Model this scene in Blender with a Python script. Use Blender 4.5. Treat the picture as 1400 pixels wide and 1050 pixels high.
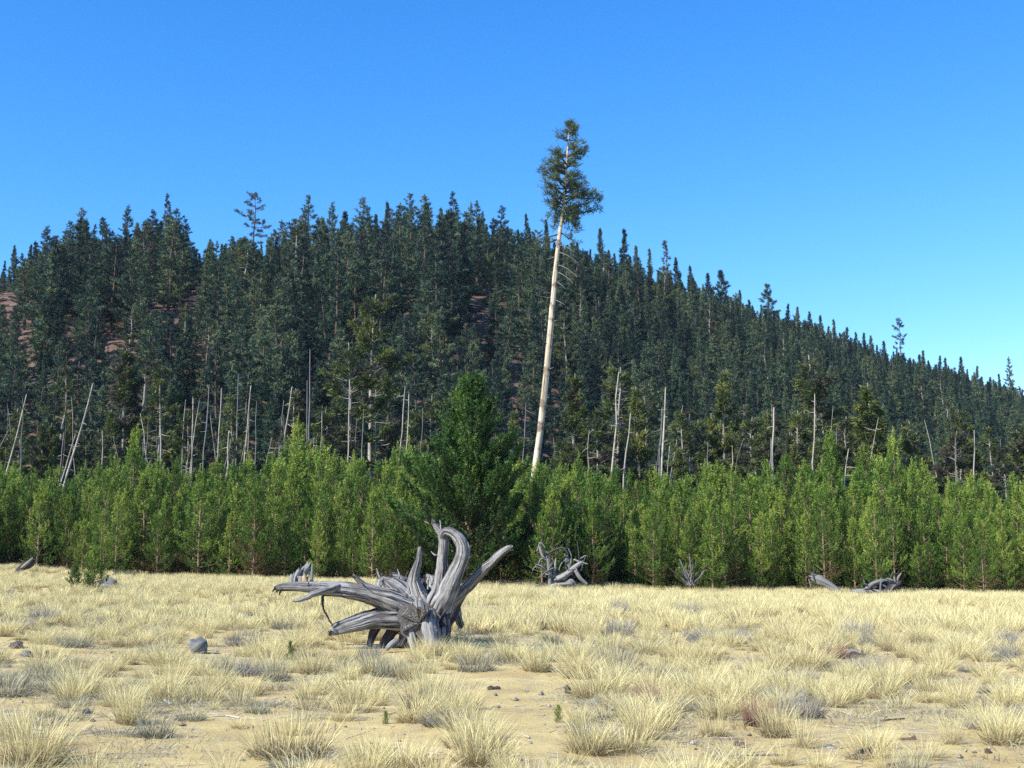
import bpy, math, random
import numpy as np
from mathutils import Vector
R = lambda d: d * (math.pi / 180)
rng = np.random.default_rng(7)
random.seed(7)
scene = bpy.context.scene
for o in list(bpy.data.objects):
    bpy.data.objects.remove(o)
col = scene.collection

# ------------------------------------------------------------------ camera, sky, sun, exposure
F = 1690.0                      # focal length in pixels of the 1400 px wide photograph
CAM_Z = 1.6
PITCH = math.atan((762 - 525) / F)
cam_d = bpy.data.cameras.new('camera')
cam_d.sensor_width = 36
cam_d.lens = 36 * F / 1400
cam_d.clip_start = 0.1
cam_d.clip_end = 9000
cam = bpy.data.objects.new('camera', cam_d)
cam.location = (0, 0, CAM_Z)
cam.rotation_euler = (R(90) + PITCH, 0, 0)
col.objects.link(cam)
scene.camera = cam

SUN_EL, SUN_AZ = R(40), R(-126)        # azimuth from +Y (the view), clockwise positive: behind the left shoulder
sun_dir = Vector((math.sin(SUN_AZ) * math.cos(SUN_EL), math.cos(SUN_AZ) * math.cos(SUN_EL), math.sin(SUN_EL)))
world = bpy.data.worlds.new('World')
scene.world = world
world.use_nodes = True
wn, wl = world.node_tree.nodes, world.node_tree.links
wn.clear()
w_out = wn.new('ShaderNodeOutputWorld')
w_bg = wn.new('ShaderNodeBackground')
w_sky = wn.new('ShaderNodeTexSky')
w_sky.sky_type = 'NISHITA'
w_sky.sun_disc = False
w_sky.sun_elevation = SUN_EL
w_sky.sun_rotation = SUN_AZ % (2 * math.pi)
w_sky.altitude = 1500
w_sky.air_density = 1.0
w_sky.dust_density = 0.3
w_sky.ozone_density = 1.5
w_sep = wn.new('ShaderNodeSeparateColor')
w_com = wn.new('ShaderNodeCombineColor')
wl.new(w_sky.outputs[0], w_sep.inputs[0])
for ch, (gain, power) in enumerate(((0.275, 1.85), (0.88, 1.15), (2.0, 0.8))):      # the deep cyan-blue of this sky
    w_p = wn.new('ShaderNodeMath'); w_p.operation = 'POWER'; w_p.inputs[1].default_value = power
    w_g = wn.new('ShaderNodeMath'); w_g.operation = 'MULTIPLY'; w_g.inputs[1].default_value = gain
    wl.new(w_sep.outputs[ch], w_p.inputs[0]); wl.new(w_p.outputs[0], w_g.inputs[0]); wl.new(w_g.outputs[0], w_com.inputs[ch])
wl.new(w_com.outputs[0], w_bg.inputs[0])
w_bg.inputs[1].default_value = 0.10
wl.new(w_bg.outputs[0], w_out.inputs[0])

sun_d = bpy.data.lights.new('sun', 'SUN')
sun_d.energy = 4.2
sun_d.angle = R(0.5)
sun_d.color = (1.0, 0.965, 0.86)
sun = bpy.data.objects.new('sun', sun_d)
sun.rotation_euler = (-sun_dir).to_track_quat('-Z', 'Y').to_euler()
sun.location = (-40, -30, 60)
col.objects.link(sun)

vs = scene.view_settings
scene.display_settings.display_device = 'sRGB'
vs.view_transform = 'Standard'
vs.look = 'None'
vs.exposure = 0.91
vs.gamma = 1
vs.use_curve_mapping = False
cy = scene.cycles
cy.use_denoising = False
scene.render.filter_size = 1.15
cy.max_bounces = 5
cy.diffuse_bounces = 2
cy.glossy_bounces = 2
cy.transmission_bounces = 2
cy.volume_bounces = 0
cy.caustics_reflective = False
cy.caustics_refractive = False

# ------------------------------------------------------------------ helpers: pixels to places
CP, SP = math.cos(PITCH), math.sin(PITCH)
def ray(x, y):
    u, v = (x - 700) / F, (525 - y) / F
    fwd, up = CP - SP * v, SP + CP * v
    return u / fwd, up / fwd
def at(x, y, Y):
    dx, dz = ray(x, y)
    return np.array((dx * Y, Y, CAM_Z + dz * Y))
def project(P):
    P = np.atleast_2d(P)
    X, Y, Z = P[:, 0], P[:, 1], P[:, 2] - CAM_Z
    d = Y * CP + Z * SP
    return np.stack([700 + F * X / d, 525 - F * (Z * CP - Y * SP) / d], 1)

# value noise, vectorised
_tab = np.random.default_rng(3).random((256, 256))
def vnoise(x, y):
    xi, yi = np.floor(x).astype(int), np.floor(y).astype(int)
    fx, fy = x - xi, y - yi
    fx, fy = fx * fx * (3 - 2 * fx), fy * fy * (3 - 2 * fy)
    g = lambda a, b: _tab[a % 256, b % 256]
    return (g(xi, yi) * (1 - fx) + g(xi + 1, yi) * fx) * (1 - fy) + (g(xi, yi + 1) * (1 - fx) + g(xi + 1, yi + 1) * fx) * fy

# the hill: its crest as seen along the field of view, as distance and height
HX = np.array([-1500, -700, -200, 0, 150, 300, 450, 600, 700, 800, 900, 1000, 1100, 1200, 1300, 1400, 1600, 2000, 2800])
HD = np.array([360, 340, 330, 325, 322, 322, 325, 335, 345, 365, 395, 430, 470, 510, 550, 590, 640, 700, 800])
HYP = np.array([640, 540, 462, 432, 408, 404, 392, 376, 378, 390, 420, 454, 490, 530, 558, 594, 645, 700, 735])
HZ = CAM_Z + (762 - HYP) / F * HD
HU = (HX - 700) / F
def H(X, Y):
    X, Y = np.asarray(X, float), np.asarray(Y, float)
    r = np.hypot(X, Y)
    z = np.interp(X, [-70, -26, -15, -4, 26, 70], [1.5, .94, .52, .2, -.34, -.6]) * np.clip(Y / 62, 0, 1) * np.clip(1.5 - r / 400, 0, 1)
    z = z + 0.30 * (vnoise(X / 9 + 31, Y / 9 + 7) - 0.5) * np.clip((r - 6) / 10, 0, 1) * np.clip(2 - r / 60, 0.4, 1)
    z = z + 0.10 * (vnoise(X / 2.2 + 3, Y / 2.2 + 17) - 0.5) + 0.03 * (vnoise(X / .6, Y / .6 + 40) - 0.5)
    u = np.where(Y > 1, X / np.maximum(Y, 1), np.sign(X) * 9)
    Rr, Zr = np.interp(u, HU, HD), np.interp(u, HU, HZ)
    Zr = Zr * np.clip(1 - (np.abs(u) - 1.3) / 1.5, 0, 1)
    r0 = 140 + 14 * np.sin(u * 7)
    t = (r - r0) / (Rr - r0)
    tc = np.clip(t, 0, 1)
    s = tc * tc * (3 - 2 * tc) * 0.35 + 0.65 * (1 - (1 - tc) ** 1.25)
    fall = np.where(t > 1, np.clip(1 - ((r - Rr) / 330) ** 2 * 0.9, -0.2, 1), 1)
    hill = Zr * s * fall
    hill = hill + np.clip(tc * 3, 0, 1) * 3.0 * (vnoise(X / 28 + 5, Y / 28 + 9) - 0.5) * (t < 3)
    return z + np.where(Y > 1, hill, 0)
def Hs(X, Y):
    return float(H(np.array([X]), np.array([Y]))[0])
def ground_hit(x, y):
    dx, dz = ray(x, y)
    Y = np.linspace(4, 130, 6000)
    g = H(dx * Y, Y) - (CAM_Z + dz * Y)
    k = np.nonzero(g > 0)[0]
    Y = Y[k[0]] if len(k) else 62.0
    return dx * Y, Y

# ------------------------------------------------------------------ helpers: geometry
class Geo:
    def __init__(s):
        s.V, s.T, s.Q, s.n = [], [], [], 0
        s.tint, s.grain, s.tm, s.qm = [], [], [], []
    def add(s, V, T=None, Q=None, tint=None, grain=None, m=0):
        V = np.asarray(V, float).reshape(-1, 3)
        s.V.append(V)
        if T is not None and len(T):
            T = np.asarray(T, int).reshape(-1, 3) + s.n
            s.T.append(T); s.tm.append(np.full(len(T), m))
        if Q is not None and len(Q):
            Q = np.asarray(Q, int).reshape(-1, 4) + s.n
            s.Q.append(Q); s.qm.append(np.full(len(Q), m))
        s.tint.append(np.broadcast_to(np.asarray(0.5 if tint is None else tint, float), (len(V),)).copy())
        s.grain.append(V.copy() if grain is None else np.asarray(grain, float))
        s.n += len(V)
    def mesh(s, name, mats, smooth=True):
        V = np.concatenate(s.V)
        T = np.concatenate(s.T) if s.T else np.zeros((0, 3), int)
        Q = np.concatenate(s.Q) if s.Q else np.zeros((0, 4), int)
        me = bpy.data.meshes.new(name)
        me.vertices.add(len(V)); me.vertices.foreach_set('co', V.ravel())
        nl = T.size + Q.size
        me.loops.add(nl)
        me.loops.foreach_set('vertex_index', np.concatenate([T.ravel(), Q.ravel()]).astype(np.int32))
        npol = len(T) + len(Q)
        me.polygons.add(npol)
        me.polygons.foreach_set('loop_start', np.concatenate([np.arange(len(T)) * 3, len(T) * 3 + np.arange(len(Q)) * 4]).astype(np.int32))
        if len(mats) > 1:
            me.polygons.foreach_set('material_index', np.concatenate(s.tm + s.qm).astype(np.int32))
        me.polygons.foreach_set('use_smooth', np.full(npol, smooth))
        for m in mats:
            me.materials.append(m)
        a = me.attributes.new('tint', 'FLOAT', 'POINT'); a.data.foreach_set('value', np.concatenate(s.tint))
        a = me.attributes.new('grain', 'FLOAT_VECTOR', 'POINT'); a.data.foreach_set('vector', np.concatenate(s.grain).ravel())
        me.update()
        return me
    def obj(s, name, mats, parent=None, smooth=True):
        o = bpy.data.objects.new(name, s.mesh(name, mats if isinstance(mats, list) else [mats], smooth))
        o.parent = parent
        col.objects.link(o)
        return o

def unit(v):
    return v / np.maximum(np.linalg.norm(v, axis=-1, keepdims=True), 1e-9)

def smooth_path(P, n):
    """Catmull-Rom through the rows of P (any columns), n points."""
    P = np.asarray(P, float)
    if len(P) == 2:
        return P[0] + np.linspace(0, 1, n)[:, None] * (P[1] - P[0])
    E = np.vstack([2 * P[0] - P[1], P, 2 * P[-1] - P[-2]])
    t = np.linspace(0, len(P) - 1 - 1e-6, n)
    i = t.astype(int); f = (t - i)[:, None]
    a, b, c, d = E[i], E[i + 1], E[i + 2], E[i + 3]
    return 0.5 * (2 * b + (c - a) * f + (2 * a - 5 * b + 4 * c - d) * f ** 2 + (3 * b - a - 3 * c + d) * f ** 3)

def tube(g, P, rad, sides=8, ridge=0.0, lumps=0.0, seed=0, tint=None, m=0, flat=None, close=(True, True), grain_scale=1.0, jag=0.0):
    P = np.asarray(P, float); n = len(P)
    rad = np.broadcast_to(np.asarray(rad, float), (n,))
    Tn = unit(np.gradient(P, axis=0))
    ref = np.array((0, 0, 1.0)) if abs(Tn[0, 2]) < 0.9 else np.array((0, 1.0, 0))
    N = unit(np.cross(Tn[0], ref)); Ns = []
    for k in range(n):
        N = unit(N - Tn[k] * (N @ Tn[k])); Ns.append(N)
    Ns = np.array(Ns); B = np.cross(Tn, Ns)
    ph = np.linspace(0, 2 * math.pi, sides, endpoint=False)
    L = np.concatenate([[0], np.cumsum(np.linalg.norm(np.diff(P, axis=0), axis=1))])
    rr = np.repeat(rad[:, None], sides, 1)
    if ridge or lumps:
        r_ = np.random.default_rng(seed)
        pa = ph[None, :] + L[:, None] * r_.uniform(-.5, .5)
        mod = np.zeros((n, sides))
        for k, w in ((2, .5), (3, .7), (5, .9), (8, .7), (11, .5)) + (((15, .45), (19, .35)) if sides >= 26 else ()):
            mod += w * np.sin(k * pa + r_.uniform(0, 6.28) + .8 * np.sin(L[:, None] * r_.uniform(1, 3) + k))
        rr = rr * (1 + ridge * 0.5 * (mod - np.clip(mod - .9, 0, 9) * .6))
        if lumps:
            rr = rr * (1 + lumps * (vnoise(L[:, None] * 3.1 + seed * 7.3 + 0 * pa, 1.7 * np.cos(pa) + 20 + seed) - 0.5) * 2)
    e1 = Ns[:, None, :] * np.cos(ph)[None, :, None]
    e2 = B[:, None, :] * np.sin(ph)[None, :, None]
    fl = 1.0 if flat is None else flat
    V = P[:, None, :] + rr[..., None] * (e1 + e2 * fl)
    if jag:
        rj = np.random.default_rng(seed + 77)
        jv = (vnoise(np.cos(ph) * 2.2 + seed * 3.1, np.sin(ph) * 2.2 + 9) - .5) * 2.2 + rj.normal(size=sides) * .25
        V[-1] += Tn[-1] * (jv * rad[-1] * jag)[:, None]
        V[0] -= Tn[0] * (np.roll(jv, 5) * rad[0] * jag)[:, None]
    gr = np.stack([np.cos(ph)[None, :] * rad.mean() + 0 * rr, np.sin(ph)[None, :] * rad.mean() + 0 * rr, L[:, None] + 0 * rr], -1) * grain_scale
    gr[..., 0] += seed * 3.7
    i = np.arange(n - 1)[:, None] * sides; j = np.arange(sides)[None, :]; j2 = (j + 1) % sides
    Q = np.stack([i + j, i + j2, i + sides + j2, i + sides + j], -1).reshape(-1, 4)
    V = V.reshape(-1, 3); gr = gr.reshape(-1, 3)
    g.add(V, None, Q, tint, gr, m)
    nx = np.arange(sides); nx2 = (nx + 1) % sides
    for end, on in ((0, close[0]), (-1, close[1])):
        if not on:
            continue
        ring = V.reshape(n, sides, 3)[end]; rg_ = gr.reshape(n, sides, 3)[end]
        c_ = ring.mean(0) + (Tn[end] * rad[end] * (.12 if end else -.12))
        T = np.column_stack([np.full(sides, sides), nx, nx2] if end else [np.full(sides, sides), nx2, nx])
        g.add(np.vstack([ring, c_]), T, None, tint, np.vstack([rg_ * (1, 1, 6), rg_.mean(0)]), m)

def blades(g, P, D, n, length, width, bias, tint, r, m=0, jitter=0.0):
    """n thin triangular needles sprays from each point P around direction D."""
    P = np.repeat(P, n, 0); D = np.repeat(unit(D), n, 0)
    length = np.repeat(np.broadcast_to(length, (len(P) // n,)), n); tint = np.repeat(np.broadcast_to(tint, (len(P) // n,)), n)
    k = len(P)
    d = unit(D * bias + unit(r.normal(size=(k, 3))))
    l = length * r.uniform(.6, 1.15, k)
    b = P + r.normal(size=(k, 3)) * (jitter if np.isscalar(jitter) else np.repeat(jitter, n)[:, None])
    w = unit(np.cross(d, r.normal(size=(k, 3)))) * (np.broadcast_to(width, (k,)) if np.isscalar(width) else np.repeat(width, n))[:, None] * .5
    tip = b + d * l[:, None]
    V = np.stack([b - w, b + w, tip], 1).reshape(-1, 3)
    T = np.arange(3 * k).reshape(-1, 3)
    tt = np.repeat(np.clip(tint + r.normal(size=k) * .08, 0, 1), 3)
    g.add(V, T, None, tt, None, m)

# ------------------------------------------------------------------ materials
def mat(name):
    m = bpy.data.materials.new(name); m.use_nodes = True
    nt = m.node_tree; nt.nodes.clear()
    out = nt.nodes.new('ShaderNodeOutputMaterial')
    return m, nt, out
def node(nt, t, **kw):
    n = nt.nodes.new(t)
    for k, v in kw.items():
        setattr(n, k, v)
    return n
def ramp(nt, fac, stops):
    r = nt.nodes.new('ShaderNodeValToRGB')
    el = r.color_ramp.elements
    while len(el) < len(stops):
        el.new(0.5)
    for e, (p, c) in zip(el, stops):
        e.position = p; e.color = (*c, 1)
    nt.links.new(fac, r.inputs[0])
    return r.outputs[0]
def mixc(nt, a, b, f, mode='MIX'):
    n = node(nt, 'ShaderNodeMix', data_type='RGBA', blend_type=mode)
    for s, v in ((0, f), (6, a), (7, b)):
        if hasattr(v, 'is_linked') or isinstance(v, bpy.types.NodeSocket):
            nt.links.new(v, n.inputs[s])
        else:
            n.inputs[s].default_value = v if s == 0 else (*v, 1)
    return n.outputs[2]
def math_(nt, op, a, b=0.0):
    n = node(nt, 'ShaderNodeMath', operation=op)
    for i, v in ((0, a), (1, b)):
        if isinstance(v, bpy.types.NodeSocket):
            nt.links.new(v, n.inputs[i])
        else:
            n.inputs[i].default_value = v
    return n.outputs[0]

def leaf_mat(name, stops, transl=0.25, rand=0.25, rough=0.55, spec=0.25):
    m, nt, out = mat(name)
    a = node(nt, 'ShaderNodeAttribute', attribute_name='tint')
    oi = node(nt, 'ShaderNodeObjectInfo')
    t = math_(nt, 'ADD', a.outputs['Fac'], math_(nt, 'MULTIPLY', math_(nt, 'SUBTRACT', oi.outputs['Random'], 0.5), rand))
    c = ramp(nt, t, stops)
    p = node(nt, 'ShaderNodeBsdfPrincipled')
    nt.links.new(c, p.inputs['Base Color'])
    p.inputs['Roughness'].default_value = rough
    p.inputs['Specular IOR Level'].default_value = spec
    tr = node(nt, 'ShaderNodeBsdfTranslucent')
    nt.links.new(c, tr.inputs[0])
    ms = node(nt, 'ShaderNodeMixShader'); ms.inputs[0].default_value = transl
    nt.links.new(p.outputs[0], ms.inputs[1]); nt.links.new(tr.outputs[0], ms.inputs[2])
    nt.links.new(ms.outputs[0], out.inputs[0])
    return m
def wood_mat(name, stops, fine=28.0, along=1.6, bump=0.6, rough=0.85, patch=None, bdist=0.02):
    """streaks that run along the grain attribute (x, y round the stem, z along it)"""
    m, nt, out = mat(name)
    a = node(nt, 'ShaderNodeAttribute', attribute_name='grain')
    mp = node(nt, 'ShaderNodeMapping'); mp.inputs['Scale'].default_value = (fine, fine, along)
    nt.links.new(a.outputs['Vector'], mp.inputs[0])
    n1 = node(nt, 'ShaderNodeTexNoise'); n1.inputs['Scale'].default_value = 1; n1.inputs['Detail'].default_value = 5; n1.inputs['Roughness'].default_value = .65
    nt.links.new(mp.outputs[0], n1.inputs['Vector'])
    c = ramp(nt, n1.outputs['Fac'], stops)
    if patch:
        n2 = node(nt, 'ShaderNodeTexNoise'); n2.inputs['Scale'].default_value = patch[0]; n2.inputs['Detail'].default_value = 4
        nt.links.new(a.outputs['Vector'], n2.inputs['Vector'])
        mr = node(nt, 'ShaderNodeMapRange'); mr.inputs[1].default_value = patch[1]; mr.inputs[2].default_value = patch[2]
        nt.links.new(n2.outputs['Fac'], mr.inputs[0])
        c = mixc(nt, c, patch[3], mr.outputs[0])
    p = node(nt, 'ShaderNodeBsdfPrincipled')
    nt.links.new(c, p.inputs['Base Color'])
    p.inputs['Roughness'].default_value = rough
    p.inputs['Specular IOR Level'].default_value = .2
    b = node(nt, 'ShaderNodeBump'); b.inputs['Strength'].default_value = bump; b.inputs['Distance'].default_value = bdist
    nt.links.new(n1.outputs['Fac'], b.inputs['Height']); nt.links.new(b.outputs[0], p.inputs['Normal'])
    nt.links.new(p.outputs[0], out.inputs[0])
    return m

M = {}
M['young_needles'] = leaf_mat('young_pine_needles', [(0, (.11, .07, .03)), (.14, (.070, .095, .020)), (.5, (.072, .160, .024)), (.8, (.175, .265, .036)), (1, (.32, .38, .07))], transl=.27, rand=.55)
M['big_needles'] = leaf_mat('big_pine_needles', [(0, (.035, .055, .018)), (.55, (.052, .118, .026)), (.8, (.10, .18, .038)), (1, (.18, .27, .05))], transl=.25, rand=.1)
M['hill_needles'] = leaf_mat('hill_pine_needles', [(0, (.014, .028, .024)), (.4, (.028, .064, .044)), (.75, (.080, .138, .074)), (1, (.185, .215, .105))], transl=.12, rand=.85)
M['mid_needles'] = leaf_mat('lodgepole_needles', [(0, (.085, .07, .055)), (.35, (.055, .08, .03)), (.75, (.11, .145, .04)), (1, (.20, .21, .055))], transl=.25, rand=.5)
M['tall_needles'] = leaf_mat('tall_pine_needles', [(0, (.10, .085, .065)), (.3, (.065, .10, .06)), (.8, (.12, .17, .09)), (1, (.20, .22, .12))], transl=.25, rand=.0)
M['bark_young'] = wood_mat('young_bark', [(.3, (.14, .09, .055)), (.7, (.34, .25, .16))], fine=30, along=6, bump=.3)
M['bark_hill'] = wood_mat('hill_bark', [(.3, (.05, .038, .032)), (.7, (.15, .11, .085))], fine=6, along=.8, bump=.3)
M['bark_mid'] = wood_mat('lodgepole_bark', [(.3, (.16, .14, .12)), (.7, (.40, .36, .30))], fine=12, along=1.5, bump=.3)
M['snag'] = wood_mat('bleached_snag_wood', [(.25, (.14, .12, .10)), (.45, (.36, .32, .26)), (.8, (.52, .46, .37))], fine=14, along=.7, bump=.3, patch=(1.2, .50, .68, (.16, .14, .13)))
M['snag_grey'] = wood_mat('grey_snag_wood', [(.32, (.04, .038, .038)), (.46, (.16, .155, .15)), (.8, (.30, .29, .28))], fine=16, along=.9, bump=.5)
M['tall_trunk'] = wood_mat('barkless_pale_trunk', [(.33, (.09, .07, .055)), (.41, (.33, .26, .18)), (.48, (.53, .44, .32)), (.65, (.68, .60, .47))], fine=8, along=.2, bump=.6, patch=(1.3, .52, .60, (.22, .16, .115)), bdist=.04)
M['root'] = wood_mat('weathered_grey_wood', [(.36, (.012, .010, .010)), (.43, (.085, .078, .075)), (.50, (.26, .25, .24)), (.60, (.39, .38, .365)), (.78, (.52, .51, .49))], fine=38, along=1.5, bump=1.0, patch=(3.0, .54, .74, (.13, .115, .11)), bdist=.05)
M['root_dark'] = wood_mat('dark_and_shaded_wood', [(.33, (.010, .009, .010)), (.5, (.055, .05, .054)), (.75, (.14, .135, .14))], fine=30, along=1.3, bump=1.0, bdist=.03)  # dark wood; on the stump's rear roots it paints in shadow
M['cut'] = wood_mat('sawn_grey_end', [(.3, (.055, .045, .043)), (.5, (.11, .095, .09)), (.75, (.18, .16, .15))], fine=24, along=24, bump=.6)
M['pale_wood'] = wood_mat('pale_split_wood', [(.34, (.06, .056, .056)), (.45, (.22, .215, .21)), (.75, (.42, .41, .395))], fine=30, along=1.4, bump=.9, bdist=.03)
M['yellow_wood'] = wood_mat('fresh_yellow_wood', [(.3, (.34, .22, .10)), (.7, (.58, .43, .22))], fine=18, along=1.5, bump=.4)
M['brown_wood'] = wood_mat('rotten_brown_wood', [(.3, (.05, .03, .024)), (.7, (.18, .125, .095))], fine=18, along=1.5, bump=.8)
def grass_mat(name, stops, transl=.2, rand=.22):
    return leaf_mat(name, stops, transl=transl, rand=rand, rough=.6, spec=.2)
M['straw'] = grass_mat('straw_grass', [(0, (.13, .10, .06)), (.2, (.33, .265, .145)), (.45, (.63, .53, .265)), (.8, (.80, .71, .37)), (1, (.86, .78, .46))], transl=.22)
M['grey_grass'] = grass_mat('grey_green_grass', [(0, (.13, .12, .09)), (.4, (.30, .285, .21)), (.8, (.50, .46, .29)), (1, (.66, .60, .37))])
M['dead_shrub'] = grass_mat('grey_twigs', [(0, (.12, .11, .105)), (.6, (.27, .25, .235)), (1, (.38, .35, .30))], transl=.1)
M['red_shrub'] = grass_mat('reddish_twigs', [(0, (.10, .06, .045)), (.6, (.25, .145, .105)), (1, (.42, .27, .19))], transl=.1)
M['litter'] = leaf_mat('litter_bits', [(0, (.09, .07, .055)), (.4, (.23, .20, .17)), (.75, (.42, .38, .33)), (1, (.66, .60, .50))], transl=0, rand=0)

def ground_mat():
    m, nt, out = mat('sandy_ground')
    tc = node(nt, 'ShaderNodeTexCoord')
    def noise(scale, det=6, rough=.6):
        n = node(nt, 'ShaderNodeTexNoise'); n.inputs['Scale'].default_value = scale; n.inputs['Detail'].default_value = det; n.inputs['Roughness'].default_value = rough
        nt.links.new(tc.outputs['Object'], n.inputs['Vector'])
        return n.outputs['Fac']
    a = noise(.9); b = noise(9, 8, .7); c = noise(60, 4, .7); d = noise(2.6, 8, .7)
    sand = ramp(nt, a, [(.3, (.38, .27, .12)), (.5, (.53, .405, .18)), (.7, (.63, .505, .235))])
    sand = mixc(nt, sand, (.34, .255, .15), ramp(nt, b, [(.52, (0, 0, 0)), (.72, (.75, .75, .75))]))
    # scattered grey dead matter and darker grit
    grey = ramp(nt, d, [(.50, (0, 0, 0)), (.66, (.8, .8, .8))])
    gm = math_(nt, 'MULTIPLY', grey, ramp(nt, c, [(.42, (0, 0, 0)), (.58, (1, 1, 1))]))
    sand = mixc(nt, sand, (.27, .245, .20), gm)
    pit = ramp(nt, noise(38, 3, .5), [(.66, (0, 0, 0)), (.72, (1, 1, 1))])
    sand = mixc(nt, sand, (.14, .10, .075), math_(nt, 'MULTIPLY', pit, .75))
    # forest floor beyond the field, then the reddish cinder of the hill
    sx = node(nt, 'ShaderNodeSeparateXYZ'); nt.links.new(tc.outputs['Object'], sx.inputs[0])
    mr = node(nt, 'ShaderNodeMapRange'); mr.inputs[1].default_value = 61; mr.inputs[2].default_value = 68
    nt.links.new(sx.outputs[1], mr.inputs[0])
    duff = ramp(nt, noise(.7), [(.35, (.085, .06, .04)), (.7, (.19, .14, .09))])
    colr = mixc(nt, sand, duff, mr.outputs[0])
    mr2 = node(nt, 'ShaderNodeMapRange'); mr2.inputs[1].default_value = 8; mr2.inputs[2].default_value = 26
    nt.links.new(sx.outputs[2], mr2.inputs[0])
    cinder = ramp(nt, noise(.12, 8, .7), [(.3, (.10, .06, .048)), (.55, (.18, .11, .085)), (.75, (.25, .165, .125))])
    cinder = mixc(nt, cinder, (.06, .055, .04), ramp(nt, noise(.6, 8, .75), [(.5, (0, 0, 0)), (.64, (.9, .9, .9))]))
    colr = mixc(nt, colr, cinder, mr2.outputs[0])
    p = node(nt, 'ShaderNodeBsdfPrincipled'); p.inputs['Roughness'].default_value = .95; p.inputs['Specular IOR Level'].default_value = .1
    nt.links.new(colr, p.inputs['Base Color'])
    hgt = math_(nt, 'ADD', math_(nt, 'MULTIPLY', b, .6), math_(nt, 'MULTIPLY', c, .25))
    bp = node(nt, 'ShaderNodeBump'); bp.inputs['Strength'].default_value = .8; bp.inputs['Distance'].default_value = .05
    nt.links.new(hgt, bp.inputs['Height']); nt.links.new(bp.outputs[0], p.inputs['Normal'])
    nt.links.new(p.outputs[0], out.inputs[0])
    return m
M['ground'] = ground_mat()
def rock_mat(name, c1, c2):
    m, nt, out = mat(name)
    tc = node(nt, 'ShaderNodeTexCoord')
    n = node(nt, 'ShaderNodeTexNoise'); n.inputs['Scale'].default_value = 9; n.inputs['Detail'].default_value = 8; n.inputs['Roughness'].default_value = .75
    nt.links.new(tc.outputs['Object'], n.inputs['Vector'])
    c = ramp(nt, n.outputs['Fac'], [(.3, c1), (.7, c2)])
    p = node(nt, 'ShaderNodeBsdfPrincipled'); p.inputs['Roughness'].default_value = .9; p.inputs['Specular IOR Level'].default_value = .2
    nt.links.new(c, p.inputs['Base Color'])
    b = node(nt, 'ShaderNodeBump'); b.inputs['Strength'].default_value = .8; b.inputs['Distance'].default_value = .03
    nt.links.new(n.outputs['Fac'], b.inputs['Height']); nt.links.new(b.outputs[0], p.inputs['Normal'])
    nt.links.new(p.outputs[0], out.inputs[0])
    return m
M['rock'] = rock_mat('grey_lava_rock', (.07, .07, .075), (.21, .21, .215))
M['rock_dark'] = rock_mat('dark_lava_rock', (.045, .038, .04), (.12, .10, .10))

# ------------------------------------------------------------------ the ground, one sheet to the horizon
def build_ground():
    ang = np.concatenate([np.linspace(-180, -40, 60, endpoint=False), np.linspace(-40, -26, 40, endpoint=False), np.linspace(-26, 26, 330, endpoint=False), np.linspace(26, 40, 40, endpoint=False), np.linspace(40, 180, 60, endpoint=False)])
    rad = np.concatenate([np.geomspace(1.5, 7, 20, endpoint=False), np.geomspace(7, 70, 190, endpoint=False), np.geomspace(70, 700, 150, endpoint=False), np.geomspace(700, 5500, 20)])
    A, RR = np.meshgrid(R(1) * ang, rad)
    X, Y = RR * np.sin(A), RR * np.cos(A)
    Z = H(X, Y)
    V = np.stack([X, Y, Z], -1).reshape(-1, 3)
    na, nr = len(ang), len(rad)
    i = np.arange(nr - 1)[:, None] * na; j = np.arange(na)[None, :]; j2 = (j + 1) % na
    Q = np.stack([i + j, i + na + j, i + na + j2, i + j2], -1).reshape(-1, 4)[:, ::-1]
    c = len(V)
    V = np.vstack([V, [0, 0, Hs(0, 0)]])
    T = [(c, (k + 1) % na, k) for k in range(na)]
    g = Geo(); g.add(V, T, Q)
    o = g.obj('ground', M['ground'])
    o['kind'] = 'structure'
    return o
build_ground()

# ------------------------------------------------------------------ tagging and copying
def tag(o, label, cat, group=None):
    o['label'] = label; o['category'] = cat
    if group:
        o['group'] = group
    return o
def empty(name, loc, rz=0.0, scale=1.0):
    o = bpy.data.objects.new(name, None)
    o.location = [float(v) for v in loc]; o.rotation_euler = (0, 0, float(rz))
    o.scale = [float(v) for v in scale] if hasattr(scale, '__len__') else (float(scale),) * 3
    o.empty_display_size = .2
    col.objects.link(o)
    return o
def link_part(name, me, parent):
    o = bpy.data.objects.new(name, me); o.parent = parent
    col.objects.link(o)
    return o
ORD = ['first', 'second', 'third', 'fourth', 'fifth', 'sixth', 'seventh', 'eighth', 'ninth', 'tenth', 'eleventh', 'twelfth', 'thirteenth', 'fourteenth', 'fifteenth', 'sixteenth', 'seventeenth', 'eighteenth', 'nineteenth', 'twentieth', 'twenty-first', 'twenty-second', 'twenty-third', 'twenty-fourth', 'twenty-fifth', 'twenty-sixth', 'twenty-seventh', 'twenty-eighth', 'twenty-ninth', 'thirtieth'] + ['last'] * 99
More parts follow.
